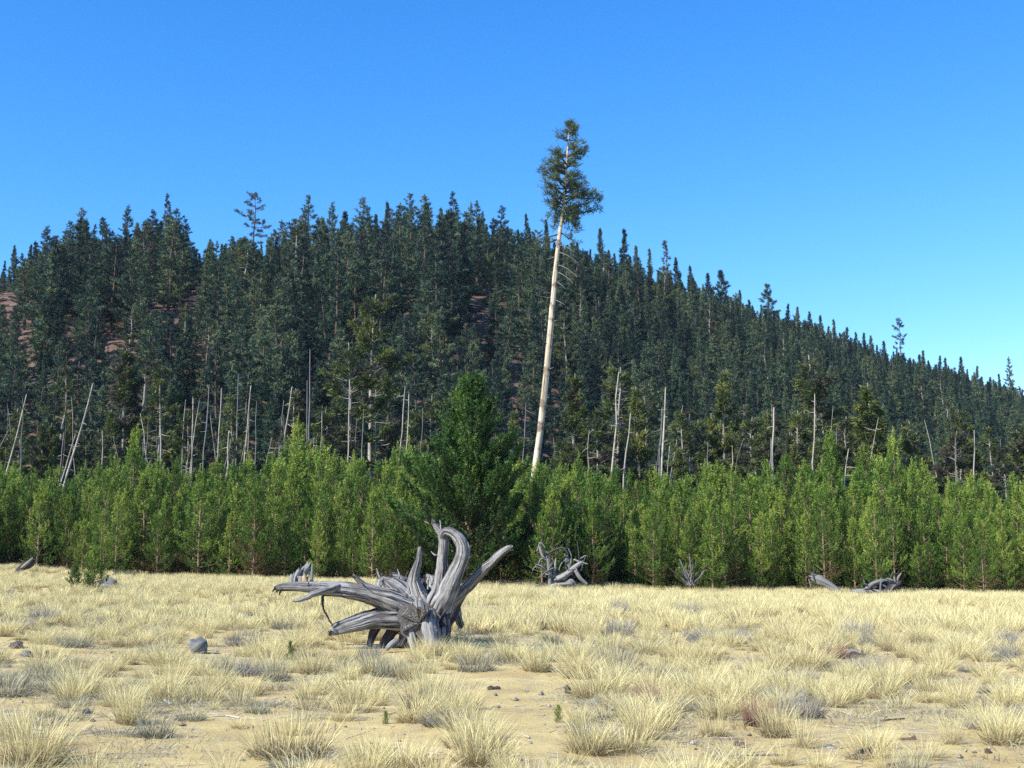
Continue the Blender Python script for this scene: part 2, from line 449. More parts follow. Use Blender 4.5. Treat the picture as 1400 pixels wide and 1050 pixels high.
def order_labels(xs, marks, fmt_one, fmt_between, fmt_out):
    """xs: image columns of the things of one row. Counts each one from the landmark next to it towards the following landmark."""
    lab = [None] * len(xs)
    order = np.argsort(xs)
    names = [n for _x, n in marks]; mx = np.array([x for x, _n in marks])
    seg = {}
    for k in order:
        seg.setdefault(int(np.searchsorted(mx, xs[k])), []).append(k)
    for s, ks in seg.items():
        if s == 0:
            for q, k in enumerate(reversed(ks)):
                lab[k] = fmt_out.format(o=ORD[q], a=names[0])
        elif s == len(mx):
            for q, k in enumerate(ks):
                lab[k] = fmt_out.format(o=ORD[q], a=names[-1])
        else:
            half = (len(ks) + 1) // 2
            for q, k in enumerate(ks):
                if q < half:
                    lab[k] = fmt_between.format(o=ORD[q], a=names[s - 1], b=names[s])
                else:
                    lab[k] = fmt_between.format(o=ORD[len(ks) - 1 - q], a=names[s], b=names[s - 1])
    return lab

def visible_counts(items, floor=None):
    """items: (x, y_top, y_base, half_width, depth, shape) in photo pixels; painter's count of the pixels each still shows (half resolution)."""
    W_, H_ = 700, 525
    buf = np.full((H_, W_), -1, int)
    for k in sorted(range(len(items)), key=lambda i: -items[i][4]):
        x, yt, yb, hw, _d, shape = items[k]
        y0, y1 = int(yt / 2), int(yb / 2)
        for y in range(max(0, y0), min(H_, y1 + 1)):
            f = (y - y0) / max(1, y1 - y0)
            w = hw / 2 * (min(1, .15 + f) if shape == 'cone' else (.5 + .5 * math.sin(f * 3)))
            a, b = int(x / 2 - w), int(x / 2 + w) + 1
            if b > 0 and a < W_:
                buf[y, max(0, a):min(W_, b)] = k
    return np.bincount(buf[buf >= 0].ravel(), minlength=len(items))

# ------------------------------------------------------------------ trees: prototypes as pairs of meshes (trunk with its limbs, crown of needles)
def young_pine(seed, h, rad, needle='young_needles', gap=.33, tuft=(.40, .125), n_bl=18, base=.05, dens=.85, bw=.042):
    r = np.random.default_rng(seed)
    tr, cr = Geo(), Geo()
    z = np.linspace(0, h, 14)
    wob = np.cumsum(r.normal(size=(14, 2)) * .012 * h / 6, 0); wob -= wob[0]
    Pt = np.column_stack([wob, z])
    tr_r = .009 * h * (1 - z / h) ** .85 + .012
    tube(tr, Pt, tr_r, 6, seed=seed)
    centre = lambda zz: np.array([np.interp(zz, z, Pt[:, 0]), np.interp(zz, z, Pt[:, 1]), zz])
    P, D, L, TT = [], [], [], []
    zz = h * base
    while zz < h - min(.6, .16 * h):
        t = zz / h
        nb = int(r.integers(5, 8))
        a0 = r.uniform(0, 6.28)
        for b in range(nb):
            if r.random() < .12 + .35 * max(0, .25 - t):
                continue
            a = a0 + b * 6.283 / nb + r.normal() * .25
            Lb = rad * ((1 - t) ** .82 * min(1, .6 + t * 2.2) + .045) * (r.uniform(.6, 1.0) if r.random() < .8 else r.uniform(1, 1.3))
            el0 = R(8 + 42 * t + r.normal() * 8); el1 = R(44 + 30 * t + r.normal() * 10)
            s = np.linspace(0, 1, 7)
            el = el0 + (el1 - el0) * s ** 1.3
            step = Lb / 6
            rr = np.concatenate([[0], np.cumsum(np.cos(el[:-1]) * step)]); hh = np.concatenate([[0], np.cumsum(np.sin(el[:-1]) * step)])
            c = centre(zz + r.normal() * .06)
            B = np.column_stack([c[0] + rr * math.cos(a), c[1] + rr * math.sin(a), c[2] + hh])
            tube(tr, B[::2], np.linspace(.012 + .012 * Lb, .006, 4), 3, seed=seed, close=(False, False))
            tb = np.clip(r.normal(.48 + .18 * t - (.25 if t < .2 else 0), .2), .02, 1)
            nt_ = max(2, int(Lb * 7.5 * dens))
            for q in range(nt_):
                f = .28 + .72 * (q + r.random()) / nt_
                p = np.array([np.interp(f, s, B[:, k]) for k in range(3)])
                e = np.interp(f, s, el)
                d = np.array((math.cos(a) * math.cos(e), math.sin(a) * math.cos(e), math.sin(e)))
                # side twigs that turn upwards
                side = np.array((-math.sin(a), math.cos(a), 0)) * r.uniform(-1, 1)
                off = side * Lb * .38 * (1.1 - f) * r.uniform(.3, 1)
                P.append(p + off + r.normal(size=3) * .04); D.append(d * .6 + side * .7 + np.array((0, 0, .9)))
                L.append(tuft[0] * r.uniform(.75, 1.2)); TT.append(tb)
        zz += gap * r.uniform(.75, 1.25) * (1.15 - .45 * t)
    for q in range(10):
        f = 1 - .16 * q / 9
        P.append(centre(h * f - .12)); D.append(np.array((r.normal() * .12, r.normal() * .12, 1))); L.append(tuft[0] * .7); TT.append(.78)
    P, D, L, TT = np.array(P), unit(np.array(D)), np.array(L), np.array(TT)
    # each tuft is a bottlebrush: needles set along its short shoot
    for s in (0, .22, .44, .66, .88):
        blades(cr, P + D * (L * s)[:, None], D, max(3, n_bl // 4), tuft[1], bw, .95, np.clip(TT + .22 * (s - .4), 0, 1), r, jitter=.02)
    return tr.mesh('trunk', [M['bark_young']]), cr.mesh('crown', [M[needle]], smooth=False)

def hill_pine(seed, h, rad, base=.12, style='spire', needle='hill_needles', bark='bark_hill', dens=1.0, trunk_r=.012, bare_sticks=0, ls=1.0):
    r = np.random.default_rng(seed)
    tr, cr = Geo(), Geo()
    z = np.linspace(0, h, 10)
    wob = np.cumsum(r.normal(size=(10, 2)) * .006 * h, 0); wob -= wob[0]
    Pt = np.column_stack([wob, z])
    tube(tr, Pt, trunk_r * h * (1 - z / h) ** .8 + .03, 7, seed=seed)
    cx = lambda zz: np.array([np.interp(zz, z, Pt[:, 0]), np.interp(zz, z, Pt[:, 1]), zz])
    P, D, L, TT = [], [], [], []
    zz = h * base
    gap = {'spire': .040, 'pine': .046, 'ragged': .045}[style] * h
    while zz < h * .965:
        t = max(0.0, (zz / h - base) / (1 - base))
        if style == 'spire':
            prof = (1 - t) ** .95 * min(1, .6 + 3 * t)
            nb, e0, e1 = 7, -12 + 50 * t, 18 + 40 * t
        elif style == 'pine':
            prof = min(1, .6 + 2.2 * t) * (1 - t) ** .72
            nb, e0, e1 = 7, -8 + 45 * t, 25 + 40 * t
        else:
            prof = min(1, .5 + 1.5 * t) * (1 - t ** 3) ** .7
            nb, e0, e1 = 5, -15 + 50 * t, 20 + 35 * t
        for b in range(nb):
            if r.random() < {'spire': .12, 'pine': .30, 'ragged': .42}[style]:
                continue
            a = r.uniform(0, 6.283)
            Lb = rad * (prof * (r.uniform(.45, 1.0) if r.random() < .75 else r.uniform(.9, 1.35)) + .035)
            s = np.linspace(0, 1, 4)
            el = R(e0 + (e1 - e0) * s + r.normal() * 7)
            rr = np.concatenate([[0], np.cumsum(np.cos(el[:-1]) * Lb / 3)]); hh = np.concatenate([[0], np.cumsum(np.sin(el[:-1]) * Lb / 3)])
            c = cx(zz + r.normal() * gap * .3)
            B = np.column_stack([c[0] + rr * math.cos(a), c[1] + rr * math.sin(a), c[2] + hh])
            tube(tr, B, np.linspace(.02 + .010 * Lb, .012, 4), 3, seed=seed, close=(False, False))
            tb = np.clip(r.normal(.46, .24), 0, 1)
            k = max(2, int(Lb * {'spire': 4.0, 'pine': 3.8, 'ragged': 3.0}[style] * dens))
            for q in range(k):
                f = {'spire': .2, 'pine': .38, 'ragged': .42}[style]
                f = f + (1 - f) * (q + r.random()) / k
                p = np.array([np.interp(f, s, B[:, m]) for m in range(3)])
                side = np.array((-math.sin(a), math.cos(a), 0)) * r.uniform(-1, 1)
                p = p + side * Lb * .40 * (1.15 - f) + np.array((0, 0, r.normal() * .07))
                P.append(p); D.append(np.array((math.cos(a), math.sin(a), 0)) * .7 + side * .5 + np.array((0, 0, .55)))
                L.append(ls * r.uniform(.65, 1.05) * (1 - .5 * t)); TT.append(np.clip(tb + r.normal() * .14, 0, 1))
        zz += gap * r.uniform(.7, 1.3) * (1.15 - .5 * t)
    for q in range(4):
        P.append(cx(h * (1 - .02 * q) - .5)); D.append(np.array((0, 0, 3.0))); L.append(.5); TT.append(.5)
    P, D, L, TT = np.array(P), np.array(D), np.array(L), np.array(TT)
    blades(cr, P, D, 13, L, .14 * ls, 1.0, TT, r, jitter=.14 * ls)
    for q in range(bare_sticks):
        zz = h * r.uniform(.12, max(.2, base + .1)); a = r.uniform(0, 6.28); l = r.uniform(.5, 1.6)
        c = cx(zz)
        e = c + np.array((math.cos(a), math.sin(a), r.uniform(-.4, .3))) * l
        tube(tr, np.array([c, (c + e) / 2 + r.normal(size=3) * .08, e]), np.array([.035, .025, .012]), 3, close=(False, False))
    return tr.mesh('trunk', [M[bark]]), cr.mesh('crown', [M[needle]], smooth=False)

def plant_tree(name, pair, loc, rz, scale, label, cat, group):
    t = empty(name, loc, rz, scale)
    link_part('trunk', pair[0], t); link_part('crown', pair[1], t)
    tag(t, label, cat, group)
    return t

def forest_stuff(name, pts, rots, scl, idx, pairs):
    """ONE object: the trees past the first 300 of their kind, set out by geometry nodes on a point mesh."""
    me = bpy.data.meshes.new(name)
    me.from_pydata([tuple(p) for p in pts], [], [])
    a = me.attributes.new('turn', 'FLOAT_VECTOR', 'POINT'); a.data.foreach_set('vector', np.column_stack([0 * rots, 0 * rots, rots]).ravel())
    a = me.attributes.new('size', 'FLOAT_VECTOR', 'POINT'); a.data.foreach_set('vector', np.asarray(scl).ravel())
    a = me.attributes.new('pick', 'INT', 'POINT'); a.data.foreach_set('value', np.asarray(idx, np.int32))
    o = bpy.data.objects.new(name, me); col.objects.link(o)
    ng = bpy.data.node_groups.new(name, 'GeometryNodeTree')
    ng.interface.new_socket('Geometry', in_out='INPUT', socket_type='NodeSocketGeometry')
    ng.interface.new_socket('Geometry', in_out='OUTPUT', socket_type='NodeSocketGeometry')
    N, Lk = ng.nodes, ng.links
    gi, go = N.new('NodeGroupInput'), N.new('NodeGroupOutput')
    join = N.new('GeometryNodeJoinGeometry')
    def attr(n, t):
        q = N.new('GeometryNodeInputNamedAttribute'); q.data_type = t; q.inputs['Name'].default_value = n
        return q.outputs['Attribute']
    pk, tn, sz = attr('pick', 'INT'), attr('turn', 'FLOAT_VECTOR'), attr('size', 'FLOAT_VECTOR')
    used = set(int(q) for q in idx)
    for n_, pr in enumerate(pairs):
        if n_ not in used:
            continue
        cmp_ = N.new('FunctionNodeCompare'); cmp_.data_type = 'INT'; cmp_.operation = 'EQUAL'
        ins = [q for q in cmp_.inputs if q.type == 'INT']
        Lk.new(pk, ins[0]); ins[1].default_value = n_
        for part in pr:
            oi = N.new('GeometryNodeObjectInfo'); oi.inputs['Object'].default_value = part; oi.transform_space = 'ORIGINAL'
            oi.inputs['As Instance'].default_value = True
            iop = N.new('GeometryNodeInstanceOnPoints')
            Lk.new(gi.outputs[0], iop.inputs['Points'])
            Lk.new(cmp_.outputs['Result'], iop.inputs['Selection'])
            Lk.new(oi.outputs['Geometry'], iop.inputs['Instance'])
            Lk.new(tn, iop.inputs['Rotation'])
            Lk.new(sz, iop.inputs['Scale'])
            Lk.new(iop.outputs[0], join.inputs[0])
    Lk.new(join.outputs[0], go.inputs[0])
    md = o.modifiers.new('scatter', 'NODES'); md.node_group = ng
    o['kind'] = 'stuff'
    return o

# ------------------------------------------------------------------ the pines of the hill
SP_PROTO = [hill_pine(100 + i, 15, ls=.75, rad= [2.2, 2.6, 2.0, 2.8, 2.4, 1.8][i], base=.04, style='spire') for i in range(6)]
PI_PROTO = [hill_pine(200 + i, 23, ls=.8, rad= [3.9, 4.5, 3.5, 4.8, 4.2, 3.7][i], base=[.12, .08, .22, .1, .16, .06][i], style='pine') for i in range(6)]
GR_PROTO = [hill_pine(230 + i, 18, ls=.7, rad=[2.4, 3.0][i], base=[.2, .3][i], style='ragged', needle='mid_needles', bark='bark_mid', dens=1.5, bare_sticks=24) for i in range(2)]
H_PROTO = SP_PROTO + PI_PROTO + GR_PROTO
H_H = [15] * 6 + [23] * 6 + [18] * 2
H_W = [2.5] * 6 + [4.1] * 6 + [2.6] * 2
PATCH = [(8, 412, 12, 7), (95, 450, 8, 9), (38, 476, 6, 4), (155, 466, 10, 9), (650, 430, 11, 16), (262, 412, 8, 6), (555, 420, 7, 5), (210, 420, 7, 4)]
TOPLINE_X = [-50, 0, 20, 60, 110, 150, 200, 240, 265, 300, 340, 380, 425, 450, 500, 550, 620, 690, 740, 800, 850, 900, 950, 1000, 1050, 1100, 1200, 1300, 1400, 1500]
TOPLINE_Y = [375, 352, 338, 312, 290, 302, 286, 276, 328, 324, 318, 305, 272, 282, 274, 272, 266, 286, 304, 330, 322, 344, 366, 388, 408, 428, 465, 492, 524, 550]
HLX = [-300, 0, 300, 600, 750, 850, 1400, 1800]
HLH = [19, 20, 22, 22, 17, 15, 14, 14]
hill = []        # dicts
def add_hill(X, Y, h, proto, kind, wide=1.0, fixed=False):
    z = Hs(X, Y) - .2
    b, t = project([(X, Y, z), (X, Y, z + h)])
    hw = F * H_W[proto] * (h / H_H[proto]) * wide / Y
    hill.append(dict(p=(X, Y, z), h=h, proto=proto, kind=kind, x=b[0], yb=b[1], yt=t[1], hw=hw, wide=wide, fixed=fixed))
r = np.random.default_rng(11)
# trees one can name on the skyline: column, top row in the photo, prototype, width factor
SKY = [(20, 335, 3, .8), (66, 308, 8, 1.1), (92, 300, 6, .9), (112, 283, 7, .95), (140, 296, 10, 1), (176, 280, 8, .9), (207, 284, 6, 1.1), (233, 263, 11, .75),
       (262, 330, 9, .9), (288, 326, 3, 1), (318, 322, 10, 1), (385, 300, 9, .9), (425, 266, 6, .95), (456, 275, 8, .8), (497, 268, 7, 1.1), (527, 274, 0, .8), (556, 263, 6, 1), (578, 264, 9, 1.05),
       (603, 282, 2, .9), (625, 260, 11, .95), (652, 274, 8, .85), (686, 280, 7, 1), (722, 292, 4, .8), (745, 300, 5, .9), (822, 312, 4, .9), (852, 312, 0, 1), (868, 335, 1, .9), (888, 338, 2, .8),
       (925, 352, 3, .9), (945, 362, 4, .9), (968, 372, 1, 1), (1012, 395, 2, .8), (1075, 415, 4, .9), (1092, 418, 0, .9), (1108, 425, 3, .9), (1122, 430, 1, .9), (1140, 435, 2, .9),
       (1158, 447, 4, .9), (1168, 453, 0, .9), (1182, 455, 5, 1), (1192, 458, 3, .9), (1208, 465, 1, .9), (1262, 478, 2, .9), (1283, 486, 4, .9), (1293, 488, 0, 1), (1312, 487, 1, 1), (1337, 500, 5, .9), (1352, 515, 3, .9), (1366, 510, 2, .8)]
for x, yt, pr, wd in SKY:
    u = (x - 700) / F
    D = float(np.interp(u, HU, HD)) - r.uniform(2, 10)
    dx, _ = ray(x, yt)
    Y = D / math.hypot(1, dx); P = at(x, yt, Y)
    h = P[2] - Hs(P[0], Y) + .2
    add_hill(P[0], Y, max(8, h), pr, 'hill', wide=1.22 * wd * (H_H[pr] / max(8, h)) ** .35, fixed=True)
n_sky = len(hill)
for x, yt, D, pr in ((14, 432, 292, 9), (30, 424, 300, 2), (52, 438, 288, 10), (64, 448, 284, 4), (44, 490, 262, 6), (20, 470, 270, 8), (110, 425, 296, 7), (120, 462, 276, 11), (84, 482, 268, 5), (134, 440, 292, 3), (172, 430, 296, 8), (70, 500, 255, 9), (4, 446, 284, 3), (190, 455, 282, 6), (102, 486, 262, 2), (36, 452, 280, 11), (60, 470, 274, 7), (78, 446, 284, 9), (24, 452, 278, 4), (10, 480, 264, 10), (116, 444, 288, 5), (146, 486, 262, 8), (48, 418, 306, 6), (88, 418, 306, 8), (66, 424, 300, 2), (640, 462, 296, 8), (662, 466, 292, 4), (545, 432, 305, 7)):
    P = at(x, yt, D); h = P[2] - Hs(P[0], D) + .2
    if h > 4:
        add_hill(P[0], D, h, pr, 'hill', wide=1.1 * (H_H[pr] / h) ** .3)
taken = [(d['p'][0], d['p'][1]) for d in hill]
cell = 1.0
cand = []
for _ in range(42000):
    u = r.uniform(-.56, .56)
    Rr, = np.interp([u], HU, HD)
    rr = math.sqrt(r.uniform(138 ** 2, (Rr + 14) ** 2))
    Y = rr / math.hypot(1, u); cand.append((u * Y, Y, u, rr / Rr))
grid = {}
def near(X, Y, d):
    a, b = int(X // 8), int(Y // 8)
    return any((X - x) ** 2 + (Y - y) ** 2 < d * d for i in (-1, 0, 1) for j in (-1, 0, 1) for x, y in grid.get((a + i, b + j), ()))
for x, y in taken:
    grid.setdefault((int(x // 8), int(y // 8)), []).append((x, y))
for X, Y, u, f in cand:
    xi = 700 + F * u
    hm = np.interp(xi, HLX, HLH)
    gap = .215 * hm if xi < 650 else .25 * hm
    if near(X, Y, gap * (.85 if f > .95 else 1)):
        continue
    pine = r.random() < np.interp(xi, [0, 600, 760, 900, 1400], [.8, .75, .35, .15, .12])
    h = hm * r.uniform(.58, 1.12) * (1.0 if pine else .95)
    if f > .9 and f < 1.02:
        h *= .8
    if f < .62 and xi < 760:
        h *= .8
    pr = int(r.integers(6, 12)) if pine else int(r.integers(0, 6))
    if r.random() < .07:
        pr = int(r.integers(12, 14))
    z = Hs(X, Y)
    (bx, by), (tx, ty) = project([(X, Y, z), (X, Y, z + h)])
    hw = F * H_W[pr] * h / H_H[pr] / Y
    lim = np.interp(bx, TOPLINE_X, TOPLINE_Y) + r.uniform(3, 40) * np.interp(bx, [600, 900], [1, .6])
    if ty < lim:
        h *= max(.2, (by - lim) / (by - ty)); ty = lim
        if h < 5:
            continue
    low_ = None
    for cx, cy_, rx, ry in PATCH:
        if abs(bx - cx) < rx * .8 + hw * .45 and ty < cy_ + ry * .6 and by > cy_ - ry:
            low_ = max(low_ or 0, cy_ + ry * .6)
    if low_ is not None:
        h = (by - low_) / (by - ty) * h if by > low_ + 8 else 0
        if h < 3.2:
            continue
    add_hill(X, Y, h, pr, 'hill', wide=r.uniform(.95, 1.5) if pr >= 6 else r.uniform(.85, 1.25))
    grid.setdefault((int(X // 8), int(Y // 8)), []).append((X, Y))
vis = visible_counts([(d['x'], d['yt'], min(d['yb'], 650), d['hw'], d['p'][1], 'cone') for d in hill])
rank = sorted(range(len(hill)), key=lambda k: -(vis[k] + (1e6 if k < n_sky else 0)))
chosen = [k for k in rank if vis[k] > 12 and -5 < hill[k]['x'] < 1405][:290]
cs = set(chosen)
HILL_MARKS = [(110, 'the leaning pale snag'), (345, 'the open-topped skyline pine'), (512, 'the scraggly pale-stemmed pine'), (757, 'the tall leaning pine'), (910, 'the bare-tipped skyline spire'), (1050, 'the bushy-topped ridge pine'), (1230, 'the lone bottlebrush pine')]
def hill_band(d, k):
    if k < n_sky:
        return 'skyline'
    X, Y, _ = d['p']
    f = (math.hypot(X, Y) - 140) / (float(np.interp(X / Y, HU, HD)) - 140)
    return 'skyline' if f > .93 else 'upper slope' if f > .68 else 'middle slope' if f > .42 else 'lower slope' if f > .18 else 'hill foot'
bands = {}
for k in chosen:
    bands.setdefault(hill_band(hill[k], k), []).append(k)
labels = {}
for b, ks in bands.items():
    txt = {'skyline': 'along the hill skyline', 'upper slope': 'on the upper slope', 'middle slope': 'on the middle slope', 'lower slope': 'on the lower slope', 'hill foot': 'at the hill foot'}[b]
    for k, l in zip(ks, order_labels([hill[k]['x'] for k in ks], HILL_MARKS, '', '{o} dark pine ' + txt + ' from {a} towards {b}', '{o} dark pine ' + txt + ' outward from {a}')):
        w = l.split()
        if len(w) > 16:
            l = l.replace('the hill skyline', 'the skyline').replace('open-topped skyline pine', 'open-topped pine').replace('bare-tipped skyline spire', 'bare-tipped spire').replace('bushy-topped ridge pine', 'bushy ridge pine').replace('scraggly pale-stemmed pine', 'scraggly pine')
            w = l.split()
        labels[k] = ' '.join(w[:16])
firsts = {}
def scl_of(d):
    s = d['h'] / H_H[d['proto']]
    return (s * d['wide'], s * d['wide'], s)
for k in chosen:
    d = hill[k]
    t = plant_tree('pine_tree', H_PROTO[d['proto']], d['p'], r.uniform(0, 6.28), scl_of(d), labels[k], 'pine tree', 'dark pines covering the hillside')
    firsts.setdefault(d['proto'], t.children)
rest = [k for k in range(len(hill)) if k not in cs]
def child_pair(t):
    ch = {c.name.split('.')[0]: c for c in t}
    return ch['trunk'], ch['crown']
have = sorted(firsts)
pairs = [child_pair(firsts[p]) for p in have]
forest_stuff('hillside_forest', np.array([hill[k]['p'] for k in rest]), r.uniform(0, 6.28, len(rest)), [scl_of(hill[k]) for k in rest], [have.index(hill[k]['proto']) if hill[k]['proto'] in have else 0 for k in rest], pairs)

# skyline trees with a shape of their own
def own_tree(name, x, ytop, D, pair, proto_h, wide, label, cat='pine tree', group=None, lean=(0, 0)):
    dx, _ = ray(x, ytop)
    P = at(x, ytop, D)
    z = Hs(P[0], D) - .15
    s = (P[2] - z) / proto_h
    t = empty(name, (P[0], D, z), 1.3 * x, (s * wide, s * wide, s))
    link_part('trunk', pair[0], t); link_part('crown', pair[1], t)
    return tag(t, label, cat, group)
own_tree('pine_tree', 345, 262, 312, hill_pine(301, 26, 4.6, base=.45, style='ragged', needle='mid_needles', dens=.9), 26, 1.0, 'open-topped pine with bare twisted limbs standing above the skyline')
own_tree('pine_tree', 986, 368, 415, hill_pine(302, 18, 3.4, base=.3, style='pine'), 18, 1.0, 'broad bushy grey-green pine rising above its spired neighbours on the skyline')
own_tree('pine_tree', 1050, 389, 440, hill_pine(303, 18, 3.6, base=.35, style='pine'), 18, 1.0, 'bushy-topped ridge pine with a dark tuft crown')
own_tree('pine_tree', 1230, 434, 520, hill_pine(304, 30, 3.4, base=.4, style='ragged', dens=1.2), 30, 1.0, 'lone bottlebrush pine standing clear above the sloping skyline')
own_tree('pine_tree', 1380, 487, 560, hill_pine(305, 30, 3.6, base=.2, style='pine'), 30, 1.0, 'tall clumped pine above the skyline at the low end of the hill')
own_tree('pine_tree', 910, 328, 400, hill_pine(306, 20, 1.4, base=.35, style='ragged', needle='mid_needles', dens=.35, bark='snag_grey', bare_sticks=14), 20, 1.0, 'bare-tipped half-dead spire on the skyline')
own_tree('pine_tree', 642, 275, 300, hill_pine(307, 30, 3.2, base=.5, style='pine', trunk_r=.016), 30, 1.0, 'big pine with bare orange-brown stem above the small cinder patch')

# ------------------------------------------------------------------ lodgepoles and snags between hill and young stand
MID = [hill_pine(400 + i, 14, [1.5, 1.8, 1.3, 2.0][i], base=[.42, .35, .5, .3][i], style='ragged', needle='mid_needles', bark='bark_mid', dens=2.9, trunk_r=.006, bare_sticks=70, ls=.6) for i in range(4)]
MIDF = [hill_pine(420 + i, 14, [2.6, 2.3][i], base=.12, style='pine', needle='mid_needles', bark='bark_mid', dens=3.4, trunk_r=.011, bare_sticks=14, ls=.65) for i in range(2)]
SCR = hill_pine(440, 19, 3.3, base=.18, style='ragged', needle='mid_needles', bark='snag', dens=3.4, trunk_r=.011, bare_sticks=40, ls=.6)
own_tree('lodgepole_pine', 515, 402, 128, SCR, 19, .9, 'scraggly thin-crowned pine with pale stem and long bare limbs', 'pine tree')
own_tree('lodgepole_pine', 478, 470, 122, MID[1], 14, 1.2, 'sparse pine with whitish stem right beside the scraggly pale-stemmed pine', 'pine tree')
mids = [(178, 478, 130, MIDF[0], 1.0), (880, 528, 120, MIDF[1], 1.0), (787, 512, 118, MIDF[0], .95), (1196, 522, 112, MIDF[0], 1.15), (1395, 560, 108, MIDF[1], 1.3), (220, 500, 125, MID[0], 1.1), (1115, 486, 135, MID[1], 1.3),
        (60, 580, 118, MIDF[1], 1.0), (135, 600, 112, MID[3], 1.2), (26, 560, 124, MID[2], 1.2), (320, 540, 126, MID[0], 1), (452, 560, 115, MID[3], 1.2), (560, 560, 120, MIDF[1], .8), (855, 500, 125, MID[2], 1.3), (985, 505, 130, MIDF[1], .9),
        (1020, 570, 118, MID[3], 1.3), (1085, 590, 112, MIDF[0], .8), (1250, 575, 118, MID[1], 1.2), (1300, 590, 112, MID[3], 1.3), (1335, 600, 112, MIDF[1], .9), (940, 560, 124, MID[0], 1.2), (700, 560, 116, MIDF[1], .9), (260, 560, 122, MID[3], 1.1),
        (395, 530, 124, MID[2], 1.2), (90, 570, 126, MIDF[1], .8), (1150, 570, 116, MID[3], 1.2), (820, 570, 112, MID[3], 1.3), (160, 560, 116, MIDF[1], .9), (425, 600, 110, MIDF[1], .8), (585, 540, 128, MID[1], 1.2), (1370, 610, 104, MID[0], 1.4), (1045, 560, 128, MIDF[0], .7)]
rm = np.random.default_rng(21)
for q in range(70):
    x = rm.uniform(-20, 1420)
    if abs(x - 745) < 18 or abs(x - 512) < 30:
        continue
    mids.append((x, rm.uniform(560, 625), rm.uniform(106, 140), (MID + MIDF)[int(rm.integers(0, 6))], rm.uniform(.8, 1.3)))
MID_MARKS = [(110, 'the leaning pale snag'), (345, 'the cluster of bleached snags'), (512, 'the scraggly pale-stemmed pine'), (640, 'the big dark-green pine'), (745, 'the tall leaning pine'), (908, 'the twin pale snag'), (1057, 'the thick blunt snag'), (1196, 'the bushy olive pine')]
full = [m for m in mids if m[3] in MIDF]; thin = [m for m in mids if m[3] not in MIDF]
for lst, look in ((full, 'bushy olive lodgepole pine'), (thin, 'thin bare-stemmed lodgepole pine')):
    lab = order_labels([m[0] for m in lst], MID_MARKS, '', '{o} ' + look + ' from {a} towards {b}', '{o} ' + look + ' outward from {a}')
    for (x, yt, D, pr, wd), l in zip(lst, lab):
        if x == 1196:
            l = 'bushy olive pine, broadest of those rising behind the young stand'
        own_tree('lodgepole_pine', x, yt, D, pr, 14, wd, l, 'pine tree', 'lodgepole pines behind the young stand')

def snag(x0, y0, x1, y1, w, D, label, m='snag', sticks=6, seed=0):
    a, b = at(x0, y0, D), at(x1, y1, D)
    d = (b - a) / max(1e-6, (b - a)[2])
    g0 = Hs(a[0], D)
    base = a + d * (g0 - a[2])
    rs = np.random.default_rng(900 + seed)
    Lh = b[2] - g0
    n = 9
    s = np.linspace(0, 1, n)
    P = (b - base) * s[:, None]
    w *= .8
    P[1:-1, :2] += rs.normal(size=(n - 2, 2)) * .05
    w0 = w / F * D * .5
    g = Geo()
    tube(g, P, w0 * (1.12 - .72 * s), 7, ridge=.2, lumps=.2, seed=seed, jag=3.5)
    t = empty('dead_tree', base)
    tag(t, label, 'dead tree', 'bleached dead trees behind the young stand')
    g.obj('trunk', M[m], t)
    for q in range(sticks):
        f = rs.uniform(.35, .98); p = (b - base) * f; an = rs.uniform(0, 6.28); l = rs.uniform(.25, 1.1)
        e = p + np.array((math.cos(an), math.sin(an), rs.uniform(-.5, .35))) * l
        k = Geo(); tube(k, np.array([p, (p + e) / 2 + rs.normal(size=3) * .05, e]), np.array([.035, .025, .012]), 4)
        k.obj('branch', M[m], t)
    return t
